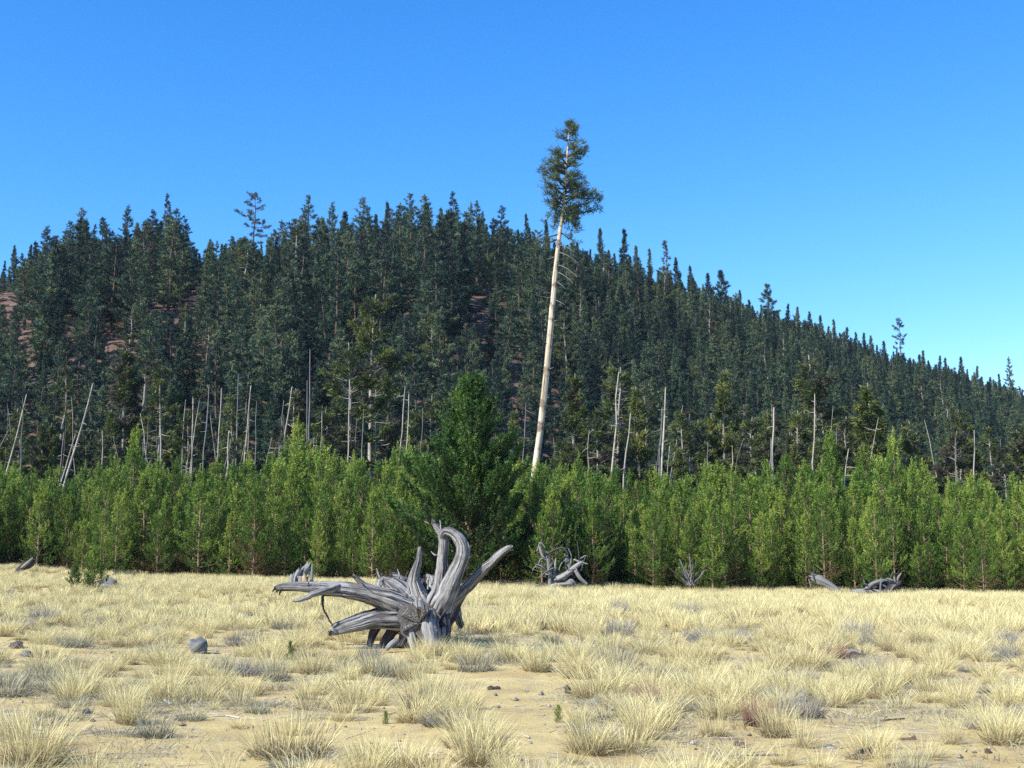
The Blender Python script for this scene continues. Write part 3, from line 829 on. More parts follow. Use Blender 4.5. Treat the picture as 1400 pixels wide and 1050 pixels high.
SN = [(92, 650, 127, 525, 5.5, 100, 'snag'), (84, 660, 103, 595, 4, 99, 'snag'), (17, 620, 36, 540, 4.5, 104, 'snag'), (-2, 612, 12, 588, 4, 104, 'snag_grey'), (220, 630, 219, 583, 5, 104, 'snag'), (262, 640, 264, 545, 3.6, 112, 'snag'), (278, 640, 286, 526, 4, 112, 'snag_grey'),
      (297, 640, 303, 530, 4.2, 110, 'snag'), (310, 650, 313, 590, 5, 102, 'snag'), (305, 650, 316, 600, 4, 103, 'snag_grey'), (322, 640, 326, 512, 3.6, 114, 'snag_grey'), (333, 640, 343, 528, 4, 110, 'snag'), (384, 640, 399, 530, 4.2, 112, 'snag'), (379, 640, 388, 548, 3.2, 113, 'snag_grey'),
      (423, 640, 424, 478, 3.8, 118, 'snag_grey'), (419, 640, 420, 520, 3, 117, 'snag_grey'), (545, 640, 554, 528, 4.4, 108, 'snag'), (556, 620, 559, 540, 3.6, 110, 'snag'), (836, 660, 846, 510, 5, 102, 'snag'), (853, 660, 862, 566, 4.4, 100, 'snag'),
      (905, 660, 910, 530, 5.4, 104, 'snag'), (900, 660, 905, 560, 3.6, 106, 'snag_grey'), (1057, 660, 1058, 558, 6.5, 104, 'snag'), (1053, 660, 1054, 600, 4.5, 103, 'snag_grey'), (943, 650, 943, 566, 3.2, 112, 'snag_grey'), (1112, 640, 1114, 540, 4.6, 116, 'snag'), (1145, 640, 1144, 585, 3, 112, 'snag_grey'),
      (1154, 670, 1160, 615, 4, 99, 'snag'), (1332, 650, 1332, 590, 4.2, 102, 'snag'), (1308, 660, 1306, 600, 3.4, 106, 'snag_grey'), (139, 640, 140, 590, 4, 108, 'snag'), (195, 650, 196, 600, 3.4, 106, 'snag_grey'), (476, 640, 478, 520, 3.6, 114, 'snag'), (494, 640, 497, 560, 3.4, 110, 'snag_grey'),
      (968, 655, 968, 605, 3.4, 108, 'snag_grey'), (1002, 660, 1001, 610, 3, 105, 'snag'), (526, 385, 524, 340, 4.5, 300, 'snag_grey'), (130, 415, 133, 366, 6, 300, 'snag'), (282, 418, 283, 384, 5, 305, 'snag'), (247, 420, 246, 372, 4.5, 305, 'snag')]
rsn = np.random.default_rng(77)
for q in range(42):
    x = rsn.choice([rsn.uniform(0, 260), rsn.uniform(240, 600), rsn.uniform(600, 1400)], p=[.2, .5, .3])
    if abs(x - 740) < 20 or abs(x - 640) < 60:
        continue
    yt = rsn.uniform(540, 612)
    SN.append((x, 655, x + rsn.normal() * 9 + 3, yt, rsn.uniform(1.4, 2.8), rsn.uniform(100, 122), 'snag' if rsn.random() < .45 else 'snag_grey'))
lab = order_labels([(s[0] + s[2]) / 2 for s in SN], [(110, 'the leaning pale snag'), (360, 'the open-topped skyline pine'), (512, 'the scraggly pale-stemmed pine'), (745, 'the tall leaning pine'), (1000, 'the broad skyline pine'), (1196, 'the bushy olive pine')], '',
                   '{o} bleached dead trunk from {a} towards {b}', '{o} bleached dead trunk outward from {a}')
special = {0: 'long pale snag leaning well over above the green stand', 1: 'short pale snag leaning against the foot of the long leaning one', 22: 'thick blunt pale snag with broken top above the green stand', 20: 'pale twin snag, the taller of the pair, above the green stand', 21: 'thin grey snag touching the taller pale twin snag', 6: 'bent bluish-grey snag among the cluster of bleached snags', 14: 'tall slender grey snag with a needle-thin broken top', 18: 'tall pale snag leaning slightly, nearest beyond the tall leaning pine', 19: 'shorter pale snag slanting beside the tall pale one',
           36: 'grey snag high on the hill below the skyline beside the narrow spire', 37: 'whitish forked-looking dead trunk standing high on the slope near bare cinder', 38: 'short pale dead trunk below the open-topped skyline pine', 39: 'dark-spotted dead trunk high on the slope under the tallest skyline spire'}
for i, (s, l) in enumerate(zip(SN, lab)):
    snag(s[0], s[1], s[2], s[3], s[4], s[5], special.get(i, l), s[6], sticks=5 if s[4] > 3.5 else 3, seed=i)

# ------------------------------------------------------------------ the tall leaning pine
def tall_pine():
    D = 84.0
    pts = [(722, 722), (727, 690), (733, 635), (745, 530), (757, 400), (764, 330), (770, 285), (774, 235), (777, 195), (779, 166)]
    wid = [12, 10.8, 9.3, 8.6, 7.2, 5.7, 4.4, 3.3, 2.4, 1.4]
    P = np.array([at(x, y, D) for x, y in pts])
    base = np.array((P[0][0], D, Hs(P[0][0], D) - .1))
    P[0, 2] = base[2]
    P = P - base
    t = empty('tall_pine', base)
    tag(t, 'tall leaning pine with long bare pale trunk and ragged crown at the top', 'pine tree')
    PW = smooth_path(np.column_stack([P, np.array(wid) / F * D * .5]), 48)
    r_ = np.random.default_rng(51)
    PW[:, 0] += np.cumsum(r_.normal(size=48)) * .008
    tr = Geo(); tube(tr, PW[:, :3], PW[:, 3], 14, ridge=.07, lumps=.05, seed=5)
    tr.obj('trunk', M['tall_trunk'], t)
    z0, z1 = PW[0, 2], PW[-1, 2]
    c = lambda z: np.array([np.interp(z, PW[:, 2], PW[:, k]) for k in range(3)])
    zpx = lambda y: float(at(770, y, D)[2] - base[2])
    cr, lb = Geo(), Geo()
    mpp = D / F
    Ps, Ds, Ls, TT = [], [], [], []
    def limb(y, ang, length, rise, n_cl, size, droop=0.0, sway=.3):
        a = c(zpx(y)); d = np.array((math.cos(ang), math.sin(ang), 0))
        s = np.linspace(0, 1, 6)
        B = a + d * (s * length)[:, None] + np.outer(rise * s - droop * s ** 2, (0, 0, 1)) + r_.normal(size=(6, 3)) * .05 * s[:, None]
        tube(lb, B, np.linspace(.045 + .018 * length, .014, 6), 5, seed=int(y), close=(False, True))
        tb = r_.uniform(.3, .75)
        for q in range(n_cl):
            f = .35 + .65 * (q + r_.random()) / n_cl
            p = np.array([np.interp(f, s, B[:, k]) for k in range(3)])
            side = np.cross(d, (0, 0, 1)) * r_.uniform(-1, 1) * length * sway * (1.2 - f)
            p = p + side + r_.normal(size=3) * .12
            Ps.append(p); Ds.append(d * .5 + side * .3 + np.array((0, 0, .7 - droop * .3))); Ls.append(size * r_.uniform(.8, 1.2)); TT.append(np.clip(tb + r_.normal() * .15, 0, 1))
    # crown outline: half widths in pixels by row, one side and the other
    rows = [(170, 4, 5), (178, 9, 14), (188, 16, 16), (198, 12, 24), (206, 26, 30), (214, 36, 20), (224, 34, 22), (232, 28, 34), (240, 36, 32), (248, 44, 34), (256, 44, 32), (264, 40, 34), (272, 30, 40), (280, 18, 52), (290, 10, 26), (300, 12, 24)]
    for y, l, w in rows:
        for q in range(8 if y < 270 else 6):
            an = r_.uniform(-1, 1) * 1.3
            wl_ = r_.random() < .5
            ln = (l if wl_ else w) * mpp * r_.uniform(.6, 1.08)
            if r_.random() < .30:
                continue
            ang = (math.pi + an) if wl_ else an
            limb(y + ln / mpp * .30, ang, ln * 1.08, ln * .34, max(3, int(ln * 5)), .36, sway=.22)
    limb(268, 0.1, 54 * mpp, -.1, 16, .42); limb(262, -.2, 50 * mpp, -.35, 14, .42)
    limb(276, .3, 24 * mpp, -.9, 14, .45, .6); limb(282, -.4, 22 * mpp, -1.2, 14, .45, .8); limb(278, .9, 16 * mpp, -1.3, 9, .4, .6)
    limb(262, math.pi, 26 * mpp, -.9, 9, .32, 1.4); limb(266, math.pi - .4, 20 * mpp, -1.0, 8, .3, 1.6)
    for y, an, ln in ((318, .3, 1.1), (320, math.pi, 1.7), (326, 2.6, 2.0), (338, .2, .9)):
        limb(y, an, ln, -.35, 7, .30, .3)
    Ps, Ds, Ls, TT = np.array(Ps), np.array(Ds), np.array(Ls), np.array(TT)
    blades(cr, Ps, Ds, 20, Ls, .05, .75, TT, r_, jitter=.09)
    ba = lb.obj('limbs', M['bark_hill'], t); ba.name = 'limb'; ba['kind'] = 'stuff'
    cr.obj('crown', M['tall_needles'], t, smooth=False)
    # dead branch stubs down the bare stem
    for y, an, l, dr in ((335, .2, 1.1, -.6), (345, .1, 1.4, -.9), (352, 2.9, .7, -.2), (362, .3, 1.5, -1.0), (372, .0, 1.2, -.9), (385, .4, .8, -.6), (402, 3.0, .9, .25), (410, .2, .8, -.4), (440, .3, .5, .1), (470, 2.8, .4, .1), (505, .1, .45, .1), (545, .3, .4, .1), (408, 2.8, 1.2, .1)):
        a = c(zpx(y)); d = np.array((math.cos(an), -.4, 0)) * l
        s = np.linspace(0, 1, 5)
        B = a + s[:, None] * d + np.outer(dr * s ** 1.6, (0, 0, 1))
        k = Geo(); tube(k, B, np.linspace(.045, .014, 5), 5, seed=y)
        k.obj('branch', M['snag_grey'], t)
tall_pine()

# ------------------------------------------------------------------ the young pines in front
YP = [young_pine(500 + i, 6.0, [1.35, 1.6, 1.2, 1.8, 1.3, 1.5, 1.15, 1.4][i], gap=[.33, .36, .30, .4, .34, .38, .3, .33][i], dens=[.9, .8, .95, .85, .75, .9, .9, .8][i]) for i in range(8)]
TOPX = [-100, 0, 60, 120, 170, 185, 215, 280, 330, 380, 405, 430, 470, 520, 560, 700, 740, 790, 850, 905, 960, 1040, 1090, 1125, 1140, 1180, 1220, 1250, 1300, 1400, 1500]
TOPY = [640, 640, 650, 645, 622, 605, 630, 640, 640, 622, 592, 612, 615, 622, 628, 628, 645, 630, 655, 652, 645, 640, 640, 622, 632, 625, 615, 632, 650, 655, 655]
ry = np.random.default_rng(33)
EX = [-200, 0, 80, 150, 300, 450, 560, 700, 800, 950, 1100, 1250, 1400, 1600]
EY = [66, 66, 65.5, 64.5, 63, 61, 60, 59, 60, 61, 61, 61, 61, 61]
young = []
ygrid = {}
def ynear(X, Y, d):
    a, b = int(X // 2), int(Y // 2)
    return any((X - x) ** 2 + (Y - y) ** 2 < d * d for i in (-1, 0, 1) for j in (-1, 0, 1) for x, y in ygrid.get((a + i, b + j), ()))
BIGP = (640 - 700) / F * 59.5
for _ in range(26000):
    u = ry.uniform(-.52, .52); xi = 700 + F * u
    y0 = np.interp(xi, EX, EY) + 1.2 * math.sin(xi * .031) + .8 * math.sin(xi * .083)
    Y = y0 + (104 - y0) * ry.random() ** 1.25
    X = u * Y
    dep = Y - y0
    gap = 1.25 if dep < 6 else 1.45 if dep < 16 else 1.75
    if ynear(X, Y, gap):
        continue
    if math.hypot((X - BIGP) * .8, Y - 59.5) < 3.2 or (abs(X - BIGP) < 3.0 and Y < 65):
        continue
    if abs(xi - 725) < 14 and Y > 80 and Y < 90:
        continue
    top = np.interp(xi, TOPX, TOPY)
    hmax = CAM_Z + (762 - top) / F * Y - Hs(X, Y)
    if dep < 2.0:
        h = ry.uniform(2.6, 5.2)
    elif dep < 8:
        h = min(hmax, ry.uniform(3.8, 6.6)) * ry.uniform(.84, 1.0)
    else:
        h = hmax * (ry.uniform(.70, .97) if ry.random() < .84 else ry.uniform(.97, 1.10))
    h = max(1.8, min(h, 9))
    ygrid.setdefault((int(X // 2), int(Y // 2)), []).append((X, Y))
    z = Hs(X, Y) - .05
    (bx, by), (tx, ty) = project([(X, Y, z), (X, Y, z + h)])
    young.append(dict(p=(X, Y, z), h=h, dep=dep, proto=int(ry.integers(0, 8)), x=bx, yb=by, yt=ty, hw=F * 1.3 * (h / 6) ** .8 / Y, wide=ry.uniform(.85, 1.2) * (6 / h) ** .3))
# single tall leaders that stand out above the stand
for x, yt, Y in ((188, 585, 78), (405, 572, 80), (1136, 592, 76), (1222, 590, 74), (790, 622, 72), (1182, 612, 78), (965, 632, 70), (560, 600, 74)):
    P = at(x, yt, Y); z = Hs(P[0], Y) - .05; h = P[2] - z
    young.append(dict(p=(P[0], Y, z), h=h, dep=12, proto=int(ry.integers(0, 8)), x=x, yb=project([(P[0], Y, z)])[0][1], yt=yt, hw=F * 1.3 / Y, wide=.8))
yvis = visible_counts([(d['x'], d['yt'], d['yb'], d['hw'], d['p'][1], 'cone') for d in young] + [(640, 520, 790, 85, 59.5, 'cone')])
yc = [k for k in sorted(range(len(young)), key=lambda k: -yvis[k]) if yvis[k] > 10 and -10 < young[k]['x'] < 1410][:295]
Y_MARKS = [(37, 'the charred log'), (125, 'the little lone pine'), (300, 'the cluster of bleached snags'), (410, 'the pale broken stump'), (510, 'the scraggly pine'), (640, 'the big dark-green pine'), (765, 'the grey root tangle'), (945, 'the dead branch fan'), (1130, 'the sloping grey log'), (1210, 'the dark log pile')]
def y_row(d):
    return 'front row' if d['dep'] < 2 else 'second rank' if d['dep'] < 4.5 else 'third rank' if d['dep'] < 8 else 'middle of the stand' if d['dep'] < 16 else 'back of the stand'
rows = {}
for k in yc:
    rows.setdefault(y_row(young[k]), []).append(k)
ylab = {}
for b, ks in rows.items():
    pre = {'front row': 'in the front row', 'second rank': 'in the second rank', 'third rank': 'in the third rank', 'middle of the stand': 'amid the stand', 'back of the stand': 'at the rear'}[b]
    look = {'front row': 'low young pine', 'second rank': 'young pine', 'third rank': 'young pine', 'middle of the stand': 'young pine', 'back of the stand': 'young pine'}[b]
    for k, l in zip(ks, order_labels([young[k]['x'] for k in ks], Y_MARKS, '', '{o} ' + look + ' ' + pre + ', from {a} towards {b}', '{o} ' + look + ' ' + pre + ', outward from {a}')):
        if len(l.split()) > 16:
            for a_, b_ in (('big dark-green pine', 'big pine'), ('little lone pine', 'lone pine'), ('pale broken stump', 'pale stump'), ('cluster of bleached snags', 'bleached snags'), ('sloping grey log', 'grey log'), ('dark log pile', 'log pile'), ('dead branch fan', 'branch fan'), ('grey root tangle', 'root tangle')):
                l = l.replace(a_, b_)
        ylab[k] = l
yfirst = {}
def yscl(d):
    s = d['h'] / 6
    return (s * d['wide'], s * d['wide'], s)
for k in yc:
    d = young[k]
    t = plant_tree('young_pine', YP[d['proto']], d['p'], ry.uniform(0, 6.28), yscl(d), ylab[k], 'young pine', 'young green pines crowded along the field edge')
    yfirst.setdefault(d['proto'], t.children)
yr = [k for k in range(len(young)) if k not in set(yc)]
have = sorted(yfirst)
forest_stuff('young_forest', np.array([young[k]['p'] for k in yr]), ry.uniform(0, 6.28, len(yr)), [yscl(young[k]) for k in yr], [have.index(young[k]['proto']) for k in yr], [child_pair(yfirst[p]) for p in have])
# the big pine and the small ones out in the grass
big = young_pine(601, 10.0, 4.5, needle='big_needles', gap=.30, tuft=(.55, .20), n_bl=26, base=.02, dens=1.2, bw=.06)
plant_tree('big_pine', big, (BIGP, 59.5, Hs(BIGP, 59.5)), .6, (1, 1, 1), 'big dark-green pine towering over the young pines behind the uprooted stump', 'pine tree', None)
def small_pine(x, y, hpx, pair, ph, wide, label):
    X, Y = ground_hit(x, y)
    s = hpx / F * Y / ph
    plant_tree('small_pine', pair, (X, Y, Hs(X, Y) - .02), x, (s * wide, s * wide, s), label, 'small pine', None)
sm = young_pine(610, 2.0, .85, gap=.17, tuft=(.22, .10), n_bl=18, base=.05, dens=1.5, bw=.03)
small_pine(127, 812, 62, sm, 2.0, .85, 'little lone pine growing beside grey weathered wood in the grass')
small_pine(101, 806, 36, sm, 2.0, .9, 'tiny round pine bush next to the little lone pine')
sd = young_pine(611, 1.0, .36, gap=.10, tuft=(.14, .08), n_bl=18, base=.1, dens=2.4, bw=.012)
small_pine(764, 988, 26, sd, 1.0, .9, 'green pine seedling on bare sand near the small black stub')
small_pine(527, 990, 20, sd, 1.0, .9, 'green pine seedling on sand between two pale tussocks')
small_pine(396, 908, 32, sd, 1.0, .7, 'slim green seedling behind a grey-green tussock below the long root')
small_pine(304, 858, 14, sd, 1.0, .9, 'tiny green seedling in the grass behind the rounded rock')

# ------------------------------------------------------------------ the uprooted stump
def rootwad():
    gx, gy = ground_hit(585, 886)
    D = gy
    base = np.array((gx, D, Hs(gx, D)))
    mpp = D / F
    t = empty('uprooted_stump', base)
    tag(t, 'uprooted grey weathered stump with long roots reaching out over the dry grass', 'stump')
    def pts(L):
        out = []
        for x, y, dy, rpx in L:
            p = at(x, y, D + dy) - base
            out.append((*p, rpx * mpp))
        return np.array(out)
    n_ = [0]
    def root(L, m='root', sides=28, n=40, ridge=.2, lumps=.10, name='root', parent=None, flat=None):
        PW = smooth_path(pts(L), n)
        n_[0] += 1
        if name == 'root':
            PW[:, 3] *= .88
        r_ = np.random.default_rng(n_[0])
        PW[1:-1, :3] += (np.cumsum(r_.normal(size=(n - 2, 3)), 0) * .0035)
        PW[:, 3] *= np.linspace(1.0, .84, n) * (1 + .10 * (vnoise(np.linspace(0, n * .22, n) + n_[0] * 5.1, np.full(n, 3.3)) - .5) * 2)
        g = Geo(); tube(g, PW[:, :3], np.maximum(PW[:, 3], .008), sides, ridge=ridge * 1.25, lumps=lumps, seed=n_[0], flat=flat, jag=1.2)
        return g.obj(name, M[m], parent or t)
    # the short trunk: sawn face towards the camera
    trunk = root([(582, 838, .55, 34), (578, 842, .25, 33), (574, 846, -.05, 30), (572, 849, -.28, 28)], ridge=.09, lumps=.08, n=16, sides=30, name='trunk')
    g = Geo(); c = pts([(571.5, 849.5, -.32, 27)])[0]
    q = 30; ph = np.linspace(0, 2 * math.pi, q, endpoint=False)
    rr = c[3] * (1 + .06 * np.sin(3 * ph) + .07 * np.sin(5 * ph + 1) + .05 * np.sin(9 * ph))
    rings = [np.column_stack([c[0] + rr * f * np.cos(ph), np.full(q, c[1] + .012 * math.sin(f * 20) - .01), c[2] + rr * f * np.sin(ph)]) for f in (1, .8, .6, .4, .2)]
    V = np.vstack(rings + [[(c[0], c[1] - .02, c[2])]])
    Q = [(k * q + j, k * q + (j + 1) % q, (k + 1) * q + (j + 1) % q, (k + 1) * q + j) for k in range(4) for j in range(q)]
    T = [(4 * q + j, 4 * q + (j + 1) % q, 5 * q) for j in range(q)]
    g.add(V, T, Q); g.obj('cut_face', M['cut'], trunk)
    # long root reaching out to the side, with its fork and hanging twig
    rl = root([(570, 836, .1, 22), (548, 828, -.05, 21), (520, 818, -.15, 16.5), (490, 812, -.25, 13), (462, 809, -.3, 11.5), (440, 807, -.32, 9.5), (415, 804, -.35, 8.2), (392, 803.5, -.36, 6.5), (377, 806, -.38, 4.5)], n=60)
    root([(462, 802, -.35, 5), (446, 807, -.5, 5), (430, 813, -.6, 4.4), (415, 819, -.65, 3.4), (401, 822, -.7, 1.8)], m='pale_wood', sides=9, parent=rl, name='fork')
    root([(442, 812, -.45, 2), (440.5, 824, -.5, 1.7), (443, 836, -.5, 1.5), (449, 845, -.48, 1.4), (454, 853, -.46, 1.0)], m='root_dark', sides=6, parent=rl, name='twig')
    root([(384, 806, -.38, 2.4), (382, 813, -.4, 1.2)], m='root_dark', sides=6, n=5, parent=rl, name='stub')
    root([(524, 818, -.1, 8), (508, 808, -.12, 7.5), (496, 799, -.14, 5), (483, 787, -.15, 2.6)], sides=12, parent=rl, name='stub', n=16)
    # low root split along a dark groove
    lo = root([(566, 852, 0, 17), (548, 847, -.12, 15), (522, 846, -.25, 12.5), (497, 851, -.38, 10), (474, 857, -.45, 8), (452, 864, -.5, 4.5)], ridge=.22, n=40)
    root([(552, 838, .1, 12), (528, 838, .02, 9), (504, 841, -.1, 7.5), (480, 848, -.22, 6.5), (455, 857, -.32, 4)], ridge=.2, n=30)
    root([(560, 846, .25, 14), (530, 838, .25, 10), (505, 842, .2, 8)], m='root_dark')
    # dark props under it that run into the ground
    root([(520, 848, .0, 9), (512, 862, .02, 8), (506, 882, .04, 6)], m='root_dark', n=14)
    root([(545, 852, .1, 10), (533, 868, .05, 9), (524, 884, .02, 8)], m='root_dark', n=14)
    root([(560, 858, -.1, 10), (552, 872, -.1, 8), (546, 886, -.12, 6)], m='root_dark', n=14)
    root([(528, 888, -.7, 3.0), (537, 878, -.65, 3.4), (545, 874, -.6, 1.6)], m='pale_wood', sides=8, n=8, name='fork')
    # the fan of fused roots
    root([(575, 835, .12, 22), (560, 822, .10, 21), (546, 809, .10, 18), (532, 797, .12, 11), (521, 789, .14, 5)], ridge=.2, n=36)
    root([(576, 832, .2, 20), (562, 815, .22, 17), (550, 800, .25, 11), (540, 789, .28, 5)], ridge=.2)
    root([(556, 828, .0, 14), (540, 821, -.02, 8), (526, 811, 0, 7), (517, 800, .05, 8), (520, 791, .1, 4)], ridge=.2)
    root([(580, 832, .05, 20), (571, 815, .06, 16), (566, 798, .08, 12), (567, 783, .09, 8.5), (571, 767, .1, 6), (574, 750, .12, 3.6)], ridge=.18, n=36)
    root([(584, 832, .25, 20), (578, 815, .3, 15), (576, 800, .35, 10), (579, 790, .4, 5)], m='root_dark')
    # tall straight root with a hooked tip
    root([(590, 838, .02, 16), (594, 822, .0, 14), (600, 803, .0, 10.5), (604, 780, .0, 9), (605.5, 757, 0, 8.2), (606, 740, 0, 8), (602, 728, .0, 6.5), (597, 720, .02, 5), (592, 713, .03, 3.6)], ridge=.18, n=44)
    # curved root that bends over
    cv = root([(596, 846, -.05, 17), (605, 826, -.1, 17), (613, 806, -.12, 15.5), (622, 787, -.14, 12.2), (630, 768, -.14, 10.6), (634, 752, -.12, 9.8), (630, 738, -.1, 9.2), (620, 728, -.06, 8.4), (610, 725, -.02, 7.5), (606, 731, .02, 5.5), (612, 741, .05, 3.5)], ridge=.17, n=60)
    root([(636, 762, -.15, 2.2), (640, 750, -.18, 2), (639, 741, -.18, 1)], m='pale_wood', sides=6, n=8, parent=cv, name='sliver')
    # root pointing up and out
    root([(598, 850, .12, 15), (612, 830, .12, 11.5), (628, 813, .1, 9.5), (645, 798, .06, 8.2), (661, 781, .02, 7.8), (676, 767, -.02, 7.2), (690, 754, -.05, 6), (698, 748, -.06, 4)], ridge=.16, n=46)
    root([(600, 858, .2, 16), (614, 838, .3, 14), (626, 818, .35, 11), (636, 804, .4, 7)], m='root_dark')
    # pale broken slab in front, running into the ground
    root([(591, 838, -.22, 9), (589, 852, -.34, 11), (590, 868, -.42, 13), (594, 888, -.48, 14)], m='pale_wood', ridge=.24, lumps=.2, n=22)
    root([(606, 838, -.15, 9), (608, 855, -.2, 8), (609, 872, -.22, 7), (610, 888, -.2, 7)], m='root_dark', n=16)
    root([(602, 862, -.3, 7), (604, 876, -.36, 5), (605, 888, -.4, 4)], m='root', n=12)
    root([(560, 862, -.25, 8), (566, 874, -.3, 9), (572, 888, -.3, 8)], m='root', n=12)
    # roots at the back; the dark ones have their shadow painted in
    root([(585, 830, .5, 18), (565, 808, .9, 13), (548, 792, 1.2, 8), (535, 785, 1.4, 4)], m='root_dark')
    root([(592, 830, .5, 16), (596, 808, .8, 11), (592, 795, 1.0, 8), (584, 788, 1.1, 4)], m='pale_wood')
    root([(598, 840, .5, 18), (612, 830, 1.0, 13), (622, 838, 1.5, 9), (628, 856, 1.9, 6)], m='root')
    root([(575, 845, .5, 20), (560, 848, 1.0, 13), (545, 860, 1.5, 9)], m='root_dark')
    rs = np.random.default_rng(404)
    for x, y, dy, a, l in ((604, 728, 0, 100, 16), (609, 726, 0, 40, 14), (600, 760, 0, 150, 12), (634, 760, -.1, 20, 12), (617, 790, -.1, 60, 16), (572, 770, .1, 130, 11), (520, 792, .1, 110, 16), (530, 790, .12, 75, 13),
                           (545, 792, .2, 95, 14), (556, 793, .25, 80, 12), (500, 806, -.2, 115, 10), (470, 808, -.3, 70, 8), (425, 804, -.35, 110, 9), (660, 781, 0, 60, 11), (676, 768, 0, 110, 8), (690, 755, 0, 15, 12), (585, 806, .1, 85, 18), (590, 800, .1, 70, 14), (480, 857, -.45, 200, 14), (460, 862, -.5, 170, 12)):
        a = math.radians(a); q = rs.normal(size=3) * .3
        root([(x, y, dy, 1.7), (x + l * .5 * math.cos(a + q[0]), y - l * .5 * math.sin(a + q[0]), dy + q[1] * .2, 1.25), (x + l * math.cos(a), y - l * math.sin(a), dy + q[2] * .3, .5)], m=['root', 'root_dark', 'pale_wood'][int(rs.integers(0, 3))], sides=6, n=8, name='rootlet')
    return base
rw = rootwad()

# ------------------------------------------------------------------ wood and stones lying about
def wood_thing(name, x, y, Y, label, cat, pieces, group=None, thin=1.0):
    """pieces: (part name, [(px, py, dy, radius px), ...], material)"""
    X = ray(x, y)[0] * Y
    base = np.array((X, Y, Hs(X, Y))); mpp = Y / F
    t = empty(name, base); tag(t, label, cat, group)
    for q, (pn, L, m) in enumerate(pieces):
        a = np.array([(*(at(px, py, Y + dy) - base), rp * mpp * thin) for px, py, dy, rp in L])
        PW = smooth_path(a, max(8, 5 * len(L)))
        g = Geo(); tube(g, PW[:, :3], np.maximum(PW[:, 3], .006), 12 if L[0][3] > 3 else 6, ridge=.22 if L[0][3] > 3 else .08, lumps=.14, seed=q + int(x), jag=1.6)
        g.obj(pn, M[m], t)
    return t
wood_thing('broken_stump', 410, 812, 46, 'pale broken stump with a yellow split face behind the long root', 'stump', [
    ('trunk', [(410, 822, 0, 12), (410, 808, 0, 11), (411, 795, 0, 10), (412, 786, 0, 9)], 'pale_wood'),
    ('slab', [(404, 800, -.1, 5), (406, 788, -.1, 4.6), (410, 779, -.05, 4)], 'pale_wood'),
    ('slab', [(412, 795, .1, 6), (416, 783, .1, 6), (421, 775, .12, 4.5)], 'pale_wood'),
    ('split_face', [(419, 812, -.3, 5), (417, 799, -.3, 4.4), (415, 787, -.28, 2.6)], 'yellow_wood'),
    ('side_slab', [(397, 818, 0, 5), (398, 802, 0, 4.4), (400, 786, 0, 2.6)], 'pale_wood'),
    ('dark_slab', [(404, 815, -.28, 2.6), (404, 800, -.28, 2.2), (405, 790, -.25, 1.6)], 'root_dark'),
    ('sliver', [(425, 812, -.1, 3), (426, 792, -.1, 2.4), (427, 772, -.05, 1.0)], 'snag_grey'),
    ('chunk', [(424, 806, -.1, 3), (430, 803, -.1, 4), (436, 805, -.1, 2.6)], 'snag_grey')])
rt = np.random.default_rng(71)
tang = [('trunk', [(752, 812, 0, 5.5), (752, 790, 0, 4.8), (750, 770, 0, 4.5), (748, 754, .05, 3.2)], 'snag_grey'), ('trunk', [(762, 810, .1, 5), (758, 788, .1, 3.4), (759, 775, .1, 3), (760, 763, .12, 1.6)], 'pale_wood'),
        ('log', [(762, 792, -.2, 5.5), (775, 785, -.2, 6), (786, 776, -.15, 5.5), (796, 768, -.1, 4.5)], 'pale_wood'), ('log', [(778, 778, .2, 7), (776, 768, .2, 6.5), (774, 760, .25, 4)], 'snag_grey'),
        ('branch', [(747, 758, 0, 2.6), (760, 751, -.1, 2.6), (770, 749, -.2, 2.2), (776, 757, -.25, 1.4)], 'root_dark'), ('branch', [(738, 748, .1, 3.5), (742, 760, 0, 3), (750, 768, 0, 2.5)], 'snag_grey'),
        ('branch', [(735, 752, .2, 2), (739, 742, .1, 1.8), (745, 748, .1, 1.3)], 'snag_grey'), ('branch', [(737, 770, 0, 1.6), (740, 764, 0, 1.6), (750, 764, 0, 1.6)], 'snag_grey'), ('branch', [(785, 765, -.1, 2.2), (793, 768, -.15, 1.8), (803, 771, -.2, 1.2)], 'pale_wood'),
        ('branch', [(728, 780, -.2, 1.4), (732, 775, -.2, 1.6), (742, 780, -.1, 1.4)], 'snag_grey'), ('log', [(787, 780, -.3, 4), (793, 790, -.4, 4.4), (802, 799, -.5, 3.6)], 'snag_grey'), ('log', [(745, 806, -.3, 3.4), (760, 800, -.4, 4), (782, 798, -.4, 3.5)], 'pale_wood'),
        ('log', [(770, 802, -.3, 4), (781, 794, -.3, 4), (788, 803, -.3, 3.5)], 'pale_wood'), ('branch', [(780, 772, -.1, 1.5), (781, 760, -.1, 1.4), (777, 750, -.1, .9)], 'snag_grey'), ('branch', [(764, 780, 0, 1.3), (768, 770, 0, 1.2), (776, 764, 0, 1)], 'snag_grey')]
for q in range(16):
    x, y = rt.uniform(732, 798), rt.uniform(755, 805); a = rt.uniform(-.6, 3.6); l = rt.uniform(10, 26)
    tang.append(('branch', [(x, y, rt.uniform(-.4, .4), 1.5), (x + l * .5 * math.cos(a), y - l * .5 * math.sin(a) - 2, rt.uniform(-.4, .4), 1.2), (x + l * math.cos(a), y - l * math.sin(a), rt.uniform(-.5, .3), .7)], ['snag_grey', 'pale_wood', 'root_dark'][q % 3]))
wood_thing('root_tangle', 765, 810, 57, 'grey tangle of dead roots and split logs at the edge of the young pines', 'root tangle', tang, thin=.62)
fan = []
